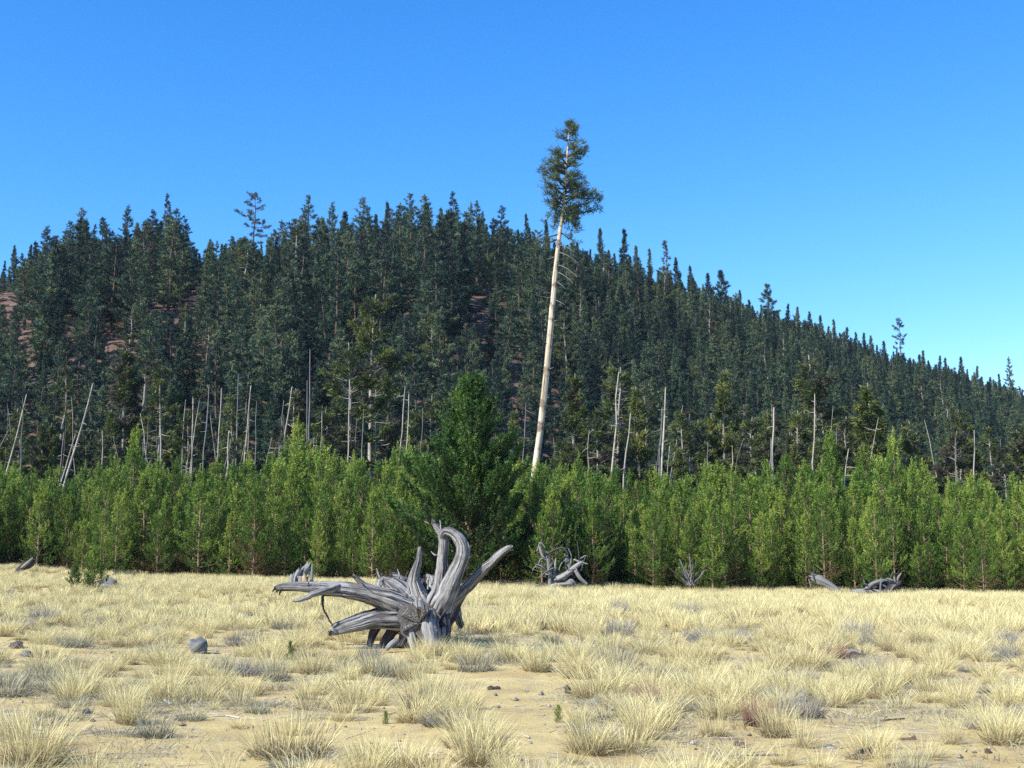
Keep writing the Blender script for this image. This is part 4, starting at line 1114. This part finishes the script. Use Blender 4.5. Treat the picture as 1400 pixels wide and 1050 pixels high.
for q in range(16):
    a = math.radians(35 + 115 * q / 15 + rt.normal() * 16); l = rt.uniform(14, 44)
    fan.append(('branch', [(944 + rt.normal() * 3, 800, rt.uniform(-.1, .1), 2.0), (944 + l * .5 * math.cos(a), 800 - l * .55 * math.sin(a), rt.uniform(-.3, .1), 1.5), (944 + l * 1.0 * math.cos(a) + rt.normal() * 3, 800 - l * math.sin(a) - 3, rt.uniform(-.5, .1), .8)], ['snag_grey', 'root_dark', 'snag_grey'][q % 3]))
wood_thing('branch_fan', 944, 808, 58.2, 'fan of thin bleached dead branches at the foot of the young pines', 'dead branch', fan, thin=.62)
wood_thing('fallen_log', 1130, 806, 57.5, 'sloping grey log sinking into the grass below the young pines', 'log', [
    ('trunk', [(1112, 790, .2, 8), (1122, 794, .1, 9), (1136, 802, 0, 9), (1152, 815, -.2, 7)], 'snag_grey'), ('branch', [(1114, 796, 0, 2), (1112, 786, 0, 1.5), (1113, 778, 0, 1)], 'root_dark'), ('branch', [(1110, 806, .1, 1.6), (1106, 792, .1, 1.2)], 'snag_grey')], thin=.7)
pile = [('log', [(1182, 808, 0, 3.5), (1192, 799, -.1, 4), (1204, 794, -.1, 3.8), (1212, 794, 0, 3)], 'snag_grey'), ('log', [(1168, 810, -.1, 5), (1186, 809, -.1, 5), (1208, 811, -.1, 4.5)], 'pale_wood'), ('log', [(1196, 804, .2, 8), (1212, 800, .2, 8.5), (1226, 806, .2, 6)], 'root_dark'),
        ('log', [(1208, 810, -.3, 4), (1220, 803, -.3, 5.5), (1230, 797, -.3, 5)], 'root_dark'), ('branch', [(1226, 800, -.2, 3), (1228, 790, -.2, 2.6), (1232, 784, -.2, 1.6)], 'snag_grey'), ('branch', [(1224, 796, -.3, 2), (1222, 788, -.3, 1.4)], 'pale_wood'), ('branch', [(1212, 796, .1, 1.6), (1219, 802, 0, 1.4), (1228, 804, -.1, 1)], 'snag_grey'),
        ('branch', [(1216, 812, -.4, 2.4), (1220, 804, -.4, 2), (1224, 800, -.4, 1.4)], 'snag_grey'), ('branch', [(1206, 812, -.35, 2), (1204, 802, -.3, 1.6), (1206, 794, -.2, 1)], 'pale_wood')]
for q in range(14):
    x, y = rt.uniform(1172, 1232), rt.uniform(794, 810); a = rt.uniform(-.4, 3.5); l = rt.uniform(9, 24)
    pile.append(('branch', [(x, y, rt.uniform(-.4, .2), 1.7), (x + l * .5 * math.cos(a), y - l * .4 * math.sin(a) - 2, rt.uniform(-.5, .2), 1.4), (x + l * math.cos(a), y - l * .8 * math.sin(a), rt.uniform(-.5, .3), .8)], ['root_dark', 'snag_grey'][q % 2]))
wood_thing('log_pile', 1210, 812, 56.5, 'dark heap of charred and grey fallen wood at the field edge', 'log', pile, thin=.68)
wood_thing('charred_log', 37, 778, 60, 'dark charred log end poking from grass at the far field edge', 'log', [('trunk', [(26, 780, .3, 6), (34, 774, .1, 8), (42, 770, -.1, 7), (46, 766, -.15, 4)], 'root_dark'), ('slab', [(30, 776, -.2, 3), (38, 770, -.3, 3.5), (45, 763, -.25, 2)], 'snag_grey')], thin=.62)
wood_thing('rotten_log', 140, 806, 46, 'low bluish-grey rotten log under the little lone pine', 'log', [
    ('trunk', [(136, 806, .1, 7.5), (146, 801, 0, 9), (156, 803, 0, 8), (162, 808, -.1, 5)], 'snag_grey'), ('slab', [(118, 808, 0, 3), (121, 798, 0, 3), (126, 794, 0, 2)], 'pale_wood'), ('slab', [(131, 808, -.1, 3), (133, 798, -.1, 3), (138, 794, -.1, 2)], 'snag_grey'), ('chunk', [(154, 808, -.3, 4), (157, 799, -.3, 4), (158, 794, -.25, 2)], 'root_dark'), ('slab', [(110, 806, .1, 3), (104, 800, .1, 3), (98, 799, .1, 2)], 'snag_grey')])
def lying(name, x, y, lpx, rpx, ang, m, label, cat, seed=0, group=None, lift=.35):
    X, Y = ground_hit(x, y); mpp = Y / F
    r_ = np.random.default_rng(seed + 1000)
    L = lpx * mpp; rad = rpx * mpp
    d = np.array((math.cos(ang), math.sin(ang), 0.0))
    s = np.linspace(-.5, .5, 9)
    P = np.outer(s * L, d)
    P[:, 2] = [Hs(X + p[0], Y + p[1]) for p in P] + rad * lift + 0 * s
    P[1:-1] += r_.normal(size=(7, 3)) * rad * .12
    P -= np.array((0, 0, P[4, 2]))
    g = Geo(); tube(g, P, rad * (1 + .25 * np.sin(s * 7 + seed)) * np.clip(1.25 - np.abs(s) * 1.3, .35, 1), 12, ridge=.25, lumps=.2, seed=seed + 3)
    o = g.obj(name, M[m])
    o.location = (X, Y, Hs(X, Y) + rad * lift)
    return tag(o, label, cat, group)
lying('fallen_log', 1163, 897, 52, 6, .15, 'snag_grey', 'short weathered log with reddish underside lying in the dry grass', 'log', 1)
lying('bark_slab', 1168, 899, 34, 4, .1, 'brown_wood', 'reddish-brown bark slab against the front of the short weathered log', 'bark', 2)
lying('bark_slab', 1060, 898, 18, 4, -.4, 'brown_wood', 'dark bark slab in a hollow between grey tussocks', 'bark', 3)
lying('bark_slab', 675, 943, 18, 3, .4, 'root_dark', 'dark splintered chunk alone on the open sand', 'bark', 4)
lying('bark_slab', 1240, 1012, 24, 3, .05, 'brown_wood', 'thin brown bark strip on the littered bare soil', 'bark', 5)
lying('wood_chunk', 1184, 1030, 22, 5, .2, 'root_dark', 'dark knobby wood chunk behind the lowest pale tussock', 'wood', 6)
lying('wood_chunk', 1133, 1024, 20, 4, -.3, 'pale_wood', 'whitish weathered wood chip beside a thin tussock', 'wood', 7)
lying('wood_chunk', 1392, 972, 16, 4, .7, 'pale_wood', 'white splintered wood chip at the frame edge beside a tussock', 'wood', 8)
lying('wood_chunk', 1352, 1030, 10, 4, .9, 'brown_wood', 'small reddish wood lump on bare soil near the corner', 'wood', 9)
lying('wood_chunk', 1010, 1020, 14, 4, -.5, 'brown_wood', 'small dark wood lump beside matted grey grass', 'wood', 10)
lying('stick', 265, 998, 18, 1.4, -.1, 'pale_wood', 'white bleached stick on the sand among grey litter', 'stick', 11)
lying('stick', 1220, 985, 44, 1.5, .5, 'brown_wood', 'thin dark stick slanting across the littered soil', 'stick', 12)
lying('stick', 1040, 1034, 60, 1.6, .05, 'snag_grey', 'long grey stick beside the matted grey grass', 'stick', 13)
lying('stick', 420, 1000, 22, 1.4, .6, 'pale_wood', 'pale stick lying behind the big brown-based tussock', 'stick', 14)
lying('stick', 420, 898, 26, 2.2, .15, 'snag_grey', 'grey stick lying on sand below the long root', 'stick', 15)
# small black stub standing in the sand
def stub(x, y, hpx, wpx, label):
    X, Y = ground_hit(x, y); mpp = Y / F
    s = np.linspace(0, 1, 6)
    P = np.column_stack([.02 * s, 0 * s, -.03 + s * (hpx * mpp + .03)])
    g = Geo(); tube(g, P, wpx * mpp * .5 * np.array([1.15, 1, .9, .95, .8, .5]), 10, ridge=.25, lumps=.25, seed=9)
    o = g.obj('charred_stub', M['root_dark']); o.location = (X, Y, Hs(X, Y))
    tag(o, label, 'stump')
stub(775, 949, 13, 9, 'small black stub beside the pale tussock on the open sand')
def rock(x, y, wpx, hpx, m, label, seed, group=None):
    X, Y = ground_hit(x, y); mpp = Y / F
    import bmesh
    bm = bmesh.new(); bmesh.ops.create_icosphere(bm, subdivisions=4, radius=1)
    r_ = np.random.default_rng(seed)
    ax = unit(r_.normal(size=(9, 3))); cut = r_.uniform(.5, .9, 9)
    for v in bm.verts:
        c = np.array(v.co)
        for a, k in zip(ax, cut):
            if a[2] < -.3:
                continue
            d = c @ a
            if d > k:
                c = c - a * (d - k) * .94
        c = c * (1 + .35 * (vnoise(np.array([c[0] * 2 + seed]), np.array([c[1] * 2 + c[2] * 3]))[0] - .5) + .05 * (vnoise(np.array([c[0] * 7 + seed]), np.array([c[1] * 7 + c[2] * 5]))[0] - .5))
        v.co = Vector((c[0] * wpx * mpp * .5, c[1] * wpx * mpp * .42, c[2] * hpx * mpp * .56))
    me = bpy.data.meshes.new('rock'); bm.to_mesh(me); bm.free()
    me.materials.append(M[m])
    for p in me.polygons:
        p.use_smooth = True
    o = bpy.data.objects.new('rock', me); col.objects.link(o)
    o.location = (X, Y, Hs(X, Y) + hpx * mpp * .24); o.rotation_euler = (0, 0, seed)
    tag(o, label, 'rock', group)
rock(271, 893, 34, 26, 'rock', 'rounded grey boulder sitting on sand among tussocks', 3)
rock(23, 886, 26, 13, 'rock_dark', 'dark flat-topped lava stone, largest of the little group near the frame edge', 5)
rock(64, 898, 16, 12, 'rock_dark', 'small dark pointed lava stone beside a pale tussock', 8)
rock(36, 898, 20, 11, 'rock', 'greyish half-buried stone between two dark lava stones', 12)
rock(246, 922, 13, 9, 'rock_dark', 'small dark stone at the foot of a grassy clump below the boulder', 14)
rock(232, 877, 16, 11, 'rock', 'small grey stone behind the rounded boulder', 15)
rock(118, 976, 14, 9, 'rock_dark', 'small dark stone under matted grey grass', 17)
rock(398, 919, 10, 6, 'rock_dark', 'dark pebble on the sand below the long root', 19)

# ------------------------------------------------------------------ grass
def tussock(seed, n=300, h=.52, spread=.16, lean=.35, width=.007, basal=.35, mat_='straw', droop=.12, low=.0, tintb=0.0):
    """stiff bunch grass: tall straw stalks over a shorter basal mop"""
    r = np.random.default_rng(seed)
    g = Geo()
    nb = int(n * basal)
    k = n
    a = r.uniform(0, 6.283, k); rad = spread * np.sqrt(r.random(k))
    b = np.column_stack([rad * np.cos(a), rad * np.sin(a), np.zeros(k) - .02])
    tall = np.arange(k) >= nb
    ln = np.where(tall, h * r.uniform(.62, 1.12, k), h * r.uniform(.22, .58, k))
    out = np.where(tall, lean * r.random(k) ** .8 * (.5 + rad / spread), (lean + .55) * r.uniform(.4, 1.3, k) + low)
    a2 = a + r.normal(size=k) * .6
    d = unit(np.column_stack([np.cos(a2) * out, np.sin(a2) * out, np.ones(k)]))
    sag = np.column_stack([np.cos(a2), np.sin(a2), -.55 * np.ones(k)]) * (droop * ln * np.where(tall, 1, 2.0))[:, None]
    m1 = b + d * (ln * .55)[:, None] + sag * .25
    tip = b + d * ln[:, None] + sag
    w = unit(np.cross(d, r.normal(size=(k, 3)))) * (width * np.where(tall, .42, .5) * r.uniform(.7, 1.3, k))[:, None]
    V = np.stack([b - w, b + w, m1 + w * .9, m1 - w * .9, tip], 1).reshape(-1, 3)
    i = np.arange(k) * 5
    Q = np.column_stack([i, i + 1, i + 2, i + 3]); T = np.column_stack([i + 3, i + 2, i + 4])
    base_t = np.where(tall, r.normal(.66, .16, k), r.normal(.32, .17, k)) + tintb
    bt = r.uniform(.02, .42, k) * base_t  # grey-brown blade feet, darkened further to paint in the shade there
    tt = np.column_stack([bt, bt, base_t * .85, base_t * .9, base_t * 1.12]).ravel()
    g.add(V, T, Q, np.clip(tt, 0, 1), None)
    return g.mesh('grass_tussock', [M[mat_]], smooth=False)
def clutter(seed, n=150, spread=.5):
    """flattened dead stems and short stubble between the tussocks"""
    return tussock(seed, n, .13, spread, .8, .006, .5, 'grey_grass', .4, low=.9)
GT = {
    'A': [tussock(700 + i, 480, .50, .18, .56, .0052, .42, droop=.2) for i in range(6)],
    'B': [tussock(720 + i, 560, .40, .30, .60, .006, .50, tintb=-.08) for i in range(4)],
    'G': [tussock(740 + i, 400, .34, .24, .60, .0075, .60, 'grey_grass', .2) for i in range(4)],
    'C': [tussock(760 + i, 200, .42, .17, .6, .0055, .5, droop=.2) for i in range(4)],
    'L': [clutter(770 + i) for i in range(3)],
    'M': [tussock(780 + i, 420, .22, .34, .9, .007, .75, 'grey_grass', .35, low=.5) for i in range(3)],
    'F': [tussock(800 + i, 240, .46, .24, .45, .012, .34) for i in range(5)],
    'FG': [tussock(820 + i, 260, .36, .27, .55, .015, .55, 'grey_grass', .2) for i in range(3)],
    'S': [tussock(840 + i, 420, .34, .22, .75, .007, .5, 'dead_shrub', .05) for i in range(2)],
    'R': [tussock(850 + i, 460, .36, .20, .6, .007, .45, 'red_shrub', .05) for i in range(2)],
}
TH = {'A': .56, 'B': .44, 'L': .13, 'G': .34, 'C': .46, 'M': .22, 'F': .46, 'FG': .36, 'S': .34, 'R': .36}
TW = {'A': .38, 'B': .46, 'L': .6, 'G': .34, 'C': .34, 'M': .45, 'F': .40, 'FG': .36, 'S': .28, 'R': .26}
LOOK = {'L': 'low matted grey stubble', 'A': 'tall straw-yellow tussock', 'B': 'broad brown-based tussock', 'G': 'low grey-green tussock', 'C': 'sparse straw tussock', 'M': 'grey grass mat', 'F': 'pale straw tussock', 'FG': 'greyish tussock', 'S': 'grey twiggy shrub', 'R': 'reddish twiggy shrub'}
EXPL = [(45, 1046, 108, 150, 'A'), (120, 1056, 55, 70, 'C'), (395, 1034, 82, 160, 'B'), (588, 968, 70, 115, 'B'), (640, 1000, 58, 95, 'C'), (655, 1046, 85, 115, 'A'), (815, 956, 66, 120, 'A'), (806, 1030, 72, 110, 'A'), (877, 1010, 66, 80, 'A'), (945, 958, 66, 75, 'A'), (1020, 958, 70, 64, 'A'),
        (1062, 1008, 72, 80, 'A'), (975, 1006, 42, 56, 'B'), (1302, 1018, 68, 48, 'C'), (1368, 1018, 74, 90, 'A'), (178, 990, 78, 66, 'A'), (212, 1008, 46, 60, 'G'), (110, 955, 66, 90, 'A'), (240, 935, 56, 66, 'A'), (296, 945, 56, 76, 'A'), (376, 930, 44, 56, 'G'), (482, 962, 62, 90, 'A'), (470, 985, 40, 60, 'C'),
        (500, 1062, 66, 90, 'A'), (592, 1062, 50, 90, 'C'), (310, 1062, 58, 70, 'C'), (650, 918, 38, 64, 'G'), (735, 918, 56, 70, 'A'), (700, 905, 44, 70, 'A'), (842, 915, 52, 78, 'G'), (790, 905, 50, 70, 'A'), (1085, 950, 56, 66, 'A'), (1112, 958, 58, 66, 'A'), (1160, 962, 60, 70, 'A'), (1205, 955, 56, 76, 'A'), (1252, 935, 48, 56, 'A'),
        (1310, 968, 54, 66, 'A'), (1384, 958, 56, 66, 'A'), (1098, 1022, 70, 55, 'C'), (1215, 1058, 76, 56, 'C'), (1245, 1060, 52, 60, 'G'), (530, 925, 42, 60, 'G'), (575, 900, 36, 50, 'B'), (625, 905, 46, 50, 'A'), (560, 930, 40, 56, 'B'), (20, 1010, 60, 60, 'B'), (95, 985, 40, 70, 'M'), (160, 1005, 30, 80, 'M'),
        (250, 965, 24, 90, 'M'), (60, 930, 40, 60, 'G'), (330, 965, 40, 54, 'C'), (420, 985, 40, 60, 'M'), (905, 1035, 26, 80, 'M'), (1000, 1040, 40, 90, 'M'), (1120, 1050, 40, 60, 'C'), (1070, 1046, 50, 56, 'C'), (883, 962, 34, 44, 'R'), (1036, 992, 46, 46, 'R'), (1008, 880, 30, 44, 'S'), (847, 842, 30, 30, 'S'), (1170, 876, 40, 52, 'S'), (845, 870, 34, 50, 'S'),
        (1140, 900, 24, 40, 'R'), (940, 840, 22, 40, 'S'), (60, 850, 30, 40, 'S'), (505, 905, 34, 40, 'S'), (40, 895, 26, 36, 'C'), (765, 1062, 40, 70, 'C'), (1330, 1062, 40, 60, 'M'), (690, 1062, 50, 60, 'A'), (425, 1062, 40, 70, 'C'), (180, 1062, 36, 60, 'C')]
SAND = [(690, 938, 95, 30), (720, 975, 70, 22), (560, 1012, 60, 26), (520, 1000, 36, 22), (300, 1015, 75, 18), (190, 1032, 90, 20), (60, 962, 50, 10), (25, 884, 46, 10), (140, 893, 60, 8), (275, 892, 50, 10), (375, 958, 36, 10), (960, 1022, 55, 18), (1190, 990, 110, 22), (1165, 903, 60, 6), (1350, 1038, 60, 16), (1030, 906, 40, 6),
        (870, 1048, 60, 12), (430, 905, 56, 8), (455, 1020, 50, 14), (770, 968, 50, 20), (735, 1025, 30, 20), (120, 925, 30, 6), (350, 905, 30, 6), (1275, 990, 30, 18), (930, 985, 30, 10), (550, 955, 20, 14), (1130, 985, 40, 14), (700, 1000, 40, 20)]
tus = []
rg = np.random.default_rng(91)
gg = {}
def gnear(X, Y, d):
    a, b = int(X // 1.5), int(Y // 1.5)
    return any((X - x) ** 2 + (Y - y) ** 2 < d * d for i in (-1, 0, 1) for j in (-1, 0, 1) for x, y in gg.get((a + i, b + j), ()))
def add_t(X, Y, kind, hs, ws, fixed=False):
    z = Hs(X, Y)
    hh = TH[kind] * hs; wv = TW[kind] * ws
    (bx, by), (tx, ty) = project([(X, Y, z), (X, Y, z + hh)])
    tus.append(dict(p=(X, Y, z), kind=kind, var=int(rg.integers(0, len(GT[kind]))), s=(ws, ws, hs), x=bx, yb=by, yt=ty, hw=F * wv / Y, fixed=fixed, rz=rg.uniform(0, 6.28)))
    gg.setdefault((int(X // 1.5), int(Y // 1.5)), []).append((X, Y))
for x, y, hp, wp, kd in EXPL:
    X, Y = ground_hit(x, y)
    add_t(X, Y, kd, 1.0 * hp / F * Y / TH[kd], .9 * wp / F * Y / (2 * TW[kd]), True)
for _ in range(30000):
    u = rg.uniform(-.5, .5)
    Y = math.sqrt(rg.uniform(8.0 ** 2, 67 ** 2)); X = u * Y
    xi = 700 + F * u
    if Y > np.interp(xi, EX, EY) + 1.5 and Y > 60:
        continue
    z = Hs(X, Y); yb = project([(X, Y, z)])[0][1]
    ex = min(1.0, max(0, (Y - 10) / 22))
    gap = .34 + .16 * ex + .04 * max(0, (14 - Y) / 6)
    dn = vnoise(np.array([X * .35 + 9]), np.array([Y * .35 + 3]))[0]
    left = max(0, (650 - xi) / 650)
    if dn < .45 + .08 * left:
        gap *= 1.35
    if gnear(X, Y, gap):
        continue
    if any(((xi - cx) / (rx + 4)) ** 2 + ((yb - 3 - cy_) / (ry + 2)) ** 2 < 1 for cx, cy_, rx, ry in SAND):
        continue
    if math.hypot(X - rw[0], (Y - rw[1]) * .8) < .75 or (abs(xi - 530) < 48 and 21.2 < Y < 23.5):
        continue
    far = Y > 27
    q = rg.random()
    if far:
        kd = 'F' if q < .86 else 'FG' if q < .97 else 'S'
    else:
        kd = 'A' if q < .40 else 'C' if q < .58 else 'B' if q < .70 else 'G' if q < .84 else 'M' if q < .96 else 'S'
    sc = (rg.uniform(.38, .78) if rg.random() < .6 else rg.uniform(.7, 1.05)) * (.85 if Y < 14 else 1.0) if not far else rg.uniform(.6, 1.1) * (1 - .18 * left)
    add_t(X, Y, kd, sc * rg.uniform(.85, 1.1), sc * rg.uniform(.9, 1.2))
n_t = len(tus)
for _ in range(4200):
    u = rg.uniform(-.47, .47); Y = math.sqrt(rg.uniform(8.2 ** 2, 40 ** 2)); X = u * Y
    if vnoise(np.array([X * .6 + 70]), np.array([Y * .6 + 11]))[0] < .40 + .15 * rg.random():
        continue
    if ((700 + F * u - 690) / 85) ** 2 + ((project([(X, Y, Hs(X, Y))])[0][1] - 938) / 28) ** 2 < 1:
        continue
    sc = rg.uniform(.5, 1.2)
    add_t(X, Y, 'L', sc, sc)
mats_, tus = tus[n_t:], tus[:n_t]
tvis = visible_counts([(d['x'], d['yt'], d['yb'], d['hw'], d['p'][1], 'dome') for d in tus])
rk = sorted(range(len(tus)), key=lambda k: -(tvis[k] + (1e6 if tus[k]['fixed'] else 0)))
tc_ = [k for k in rk if tvis[k] > 6 and -15 < tus[k]['x'] < 1415][:295]
G_MARKS = [(60, 'the dark lava stones'), (271, 'the rounded boulder'), (395, 'the big brown-based clump'), (580, 'the uprooted stump'), (690, 'the open sand'), (775, 'the small black stub'), (883, 'the reddish shrub'), (1036, 'the second reddish shrub'), (1163, 'the short weathered log'), (1300, 'the slim upright tussock')]
def g_band(d):
    y = d['yb']
    return 'at the very bottom' if y > 1035 else 'low down' if y > 990 else 'level with the sand' if y > 945 else 'below the stump' if y > 905 else 'level with the boulder' if y > 870 else 'further up the field'
gb = {}
for k in tc_:
    gb.setdefault((g_band(tus[k]), tus[k]['kind']), []).append(k)
glab = {}
for (b, kd), ks in gb.items():
    for k, l in zip(ks, order_labels([tus[k]['x'] for k in ks], G_MARKS, '', '{o} ' + LOOK[kd] + ' ' + b + ', from {a} towards {b}', '{o} ' + LOOK[kd] + ' ' + b + ', outward from {a}')):
        if len(l.split()) > 15:
            for a_, b_ in (('the dark lava stones', 'the stones'), ('the rounded boulder', 'the boulder'), ('the big brown-based clump', 'the brown clump'), ('the uprooted stump', 'the stump'), ('the open sand', 'the sand'), ('the small black stub', 'the stub'), ('the second reddish shrub', 'the twin shrub'), ('level with the', 'by the'), ('the short weathered log', 'the log'), ('the slim upright tussock', 'the slim tussock')):
                l = l.replace(a_, b_)
        glab[k] = l
gfirst = {}
for k in tc_:
    d = tus[k]
    shrub = d['kind'] in 'SR'
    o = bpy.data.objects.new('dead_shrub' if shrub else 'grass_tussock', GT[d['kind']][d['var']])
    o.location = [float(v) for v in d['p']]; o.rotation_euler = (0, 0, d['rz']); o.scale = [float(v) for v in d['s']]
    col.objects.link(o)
    tag(o, glab[k], 'shrub' if shrub else 'grass tussock', 'dead twiggy shrubs in the field' if shrub else 'dry bunchgrass tussocks in the field')
    gfirst.setdefault((d['kind'], d['var']), o)
gr_ = [k for k in range(len(tus)) if k not in set(tc_)]
keys = sorted(gfirst)
def gkey(d):
    k = (d['kind'], d['var'])
    if k in gfirst:
        return keys.index(k)
    same = [i for i, q in enumerate(keys) if q[0] == d['kind']]
    return same[0] if same else 0
LT = GT['L']
o = Geo; lit_first = []
for q, me_ in enumerate(LT):
    d = mats_[q]
    o = bpy.data.objects.new('grass', me_); col.objects.link(o)
    o.location = [float(v) for v in d['p']]; o.scale = [float(v) for v in d['s']]; o['kind'] = 'stuff'
    lit_first.append(o)
forest_stuff('dry_grass', np.array([d['p'] for d in mats_[3:]]), np.array([d['rz'] for d in mats_[3:]]), [d['s'] for d in mats_[3:]], [d['var'] for d in mats_[3:]], [(q,) for q in lit_first])
forest_stuff('grass', np.array([tus[k]['p'] for k in gr_]), np.array([tus[k]['rz'] for k in gr_]), [tus[k]['s'] for k in gr_], [gkey(tus[k]) for k in gr_], [(gfirst[q],) for q in keys])

# litter of twigs, chips and flattened stems on the bare soil: nobody could count it
def litter():
    r = np.random.default_rng(121)
    g = Geo()
    n = 13000
    Y = np.sqrt(r.uniform(8 ** 2, 34 ** 2, n)); X = r.uniform(-.48, .48, n) * Y
    keep = vnoise(X * .8, Y * .8 + 50) > r.uniform(.2, .75, n)
    yb_ = project(np.column_stack([X, Y, H(X, Y)]))
    keep &= ((yb_[:, 0] - 695) / 90) ** 2 + ((yb_[:, 1] - 938) / 30) ** 2 > r.uniform(.5, 1.2, len(X))
    X, Y = X[keep], Y[keep]; n = len(X)
    a = r.uniform(0, 3.14, n); l = r.gamma(2, .032, n) + .015; w = r.uniform(.002, .005, n) * (1 + 1.5 * (r.random(n) < .10))
    d = np.column_stack([np.cos(a), np.sin(a)])
    x0, y0, x1, y1 = X - d[:, 0] * l, Y - d[:, 1] * l, X + d[:, 0] * l, Y + d[:, 1] * l
    z0, z1 = H(x0, y0) + w * .6, H(x1, y1) + w * .6 + r.random(n) ** 4 * .05
    p0, p1 = np.column_stack([x0, y0, z0]), np.column_stack([x1, y1, z1])
    s = np.column_stack([-d[:, 1], d[:, 0], 0 * a]) * w[:, None]; up = np.array((0, 0, 1.0)) * (w * 1.2)[:, None]
    V = np.stack([p0 - s, p0 + s, p0 + up, p1 - s * .6, p1 + s * .6, p1 + up * .6], 1).reshape(-1, 3)
    i = np.arange(n) * 6
    Q = np.vstack([np.column_stack([i, i + 3, i + 5, i + 2]), np.column_stack([i + 1, i + 2, i + 5, i + 4])])
    T = np.vstack([np.column_stack([i, i + 2, i + 1]), np.column_stack([i + 3, i + 4, i + 5])])
    g.add(V, T, Q, np.repeat(np.clip(r.normal(.42, .22, n), 0, .9), 6))
    # grit and pebbles
    n = 1300
    Y = np.sqrt(r.uniform(8 ** 2, 26 ** 2, n)); X = r.uniform(-.48, .48, n) * Y
    q = np.clip(r.gamma(1.6, .007, n) + .004, 0, .045)
    c = np.column_stack([X, Y, H(X, Y) + q * .3])
    oct_ = np.array([(1, 0, 0), (0, 1, 0), (-1, 0, 0), (0, -1, 0), (0, 0, .8), (0, 0, -.8)])
    V = c[:, None, :] + oct_[None] * q[:, None, None] * r.uniform(.6, 1.3, (n, 6, 1))
    f = np.array([(0, 1, 4), (1, 2, 4), (2, 3, 4), (3, 0, 4), (1, 0, 5), (2, 1, 5), (3, 2, 5), (0, 3, 5)])
    g.add(V.reshape(-1, 3), (np.arange(n)[:, None, None] * 6 + f[None]).reshape(-1, 3), None, np.repeat(np.clip(r.normal(.42, .2, n), 0, .9), 6))
    o = g.obj('ground_litter', M['litter'], smooth=False)
    o['kind'] = 'stuff'
litter()

# thin blue air between here and the hill
def haze():
    g = Geo()
    a, z0, z1 = 5700.0, -60.0, 140.0
    V = [(x, y, z) for z in (z0, z1) for x, y in ((-a, -a), (a, -a), (a, a), (-a, a))]
    g.add(V, None, [(3, 2, 1, 0), (4, 5, 6, 7), (0, 1, 5, 4), (1, 2, 6, 5), (2, 3, 7, 6), (3, 0, 4, 7)])
    m, nt, out = mat('thin_air')
    v = node(nt, 'ShaderNodeVolumePrincipled')
    v.inputs['Color'].default_value = (.62, .78, 1, 1)
    v.inputs['Density'].default_value = .00006
    v.inputs['Anisotropy'].default_value = 0
    nt.links.new(v.outputs[0], out.inputs['Volume'])
    o = g.obj('haze', m, smooth=False)
    o['kind'] = 'stuff'
haze()
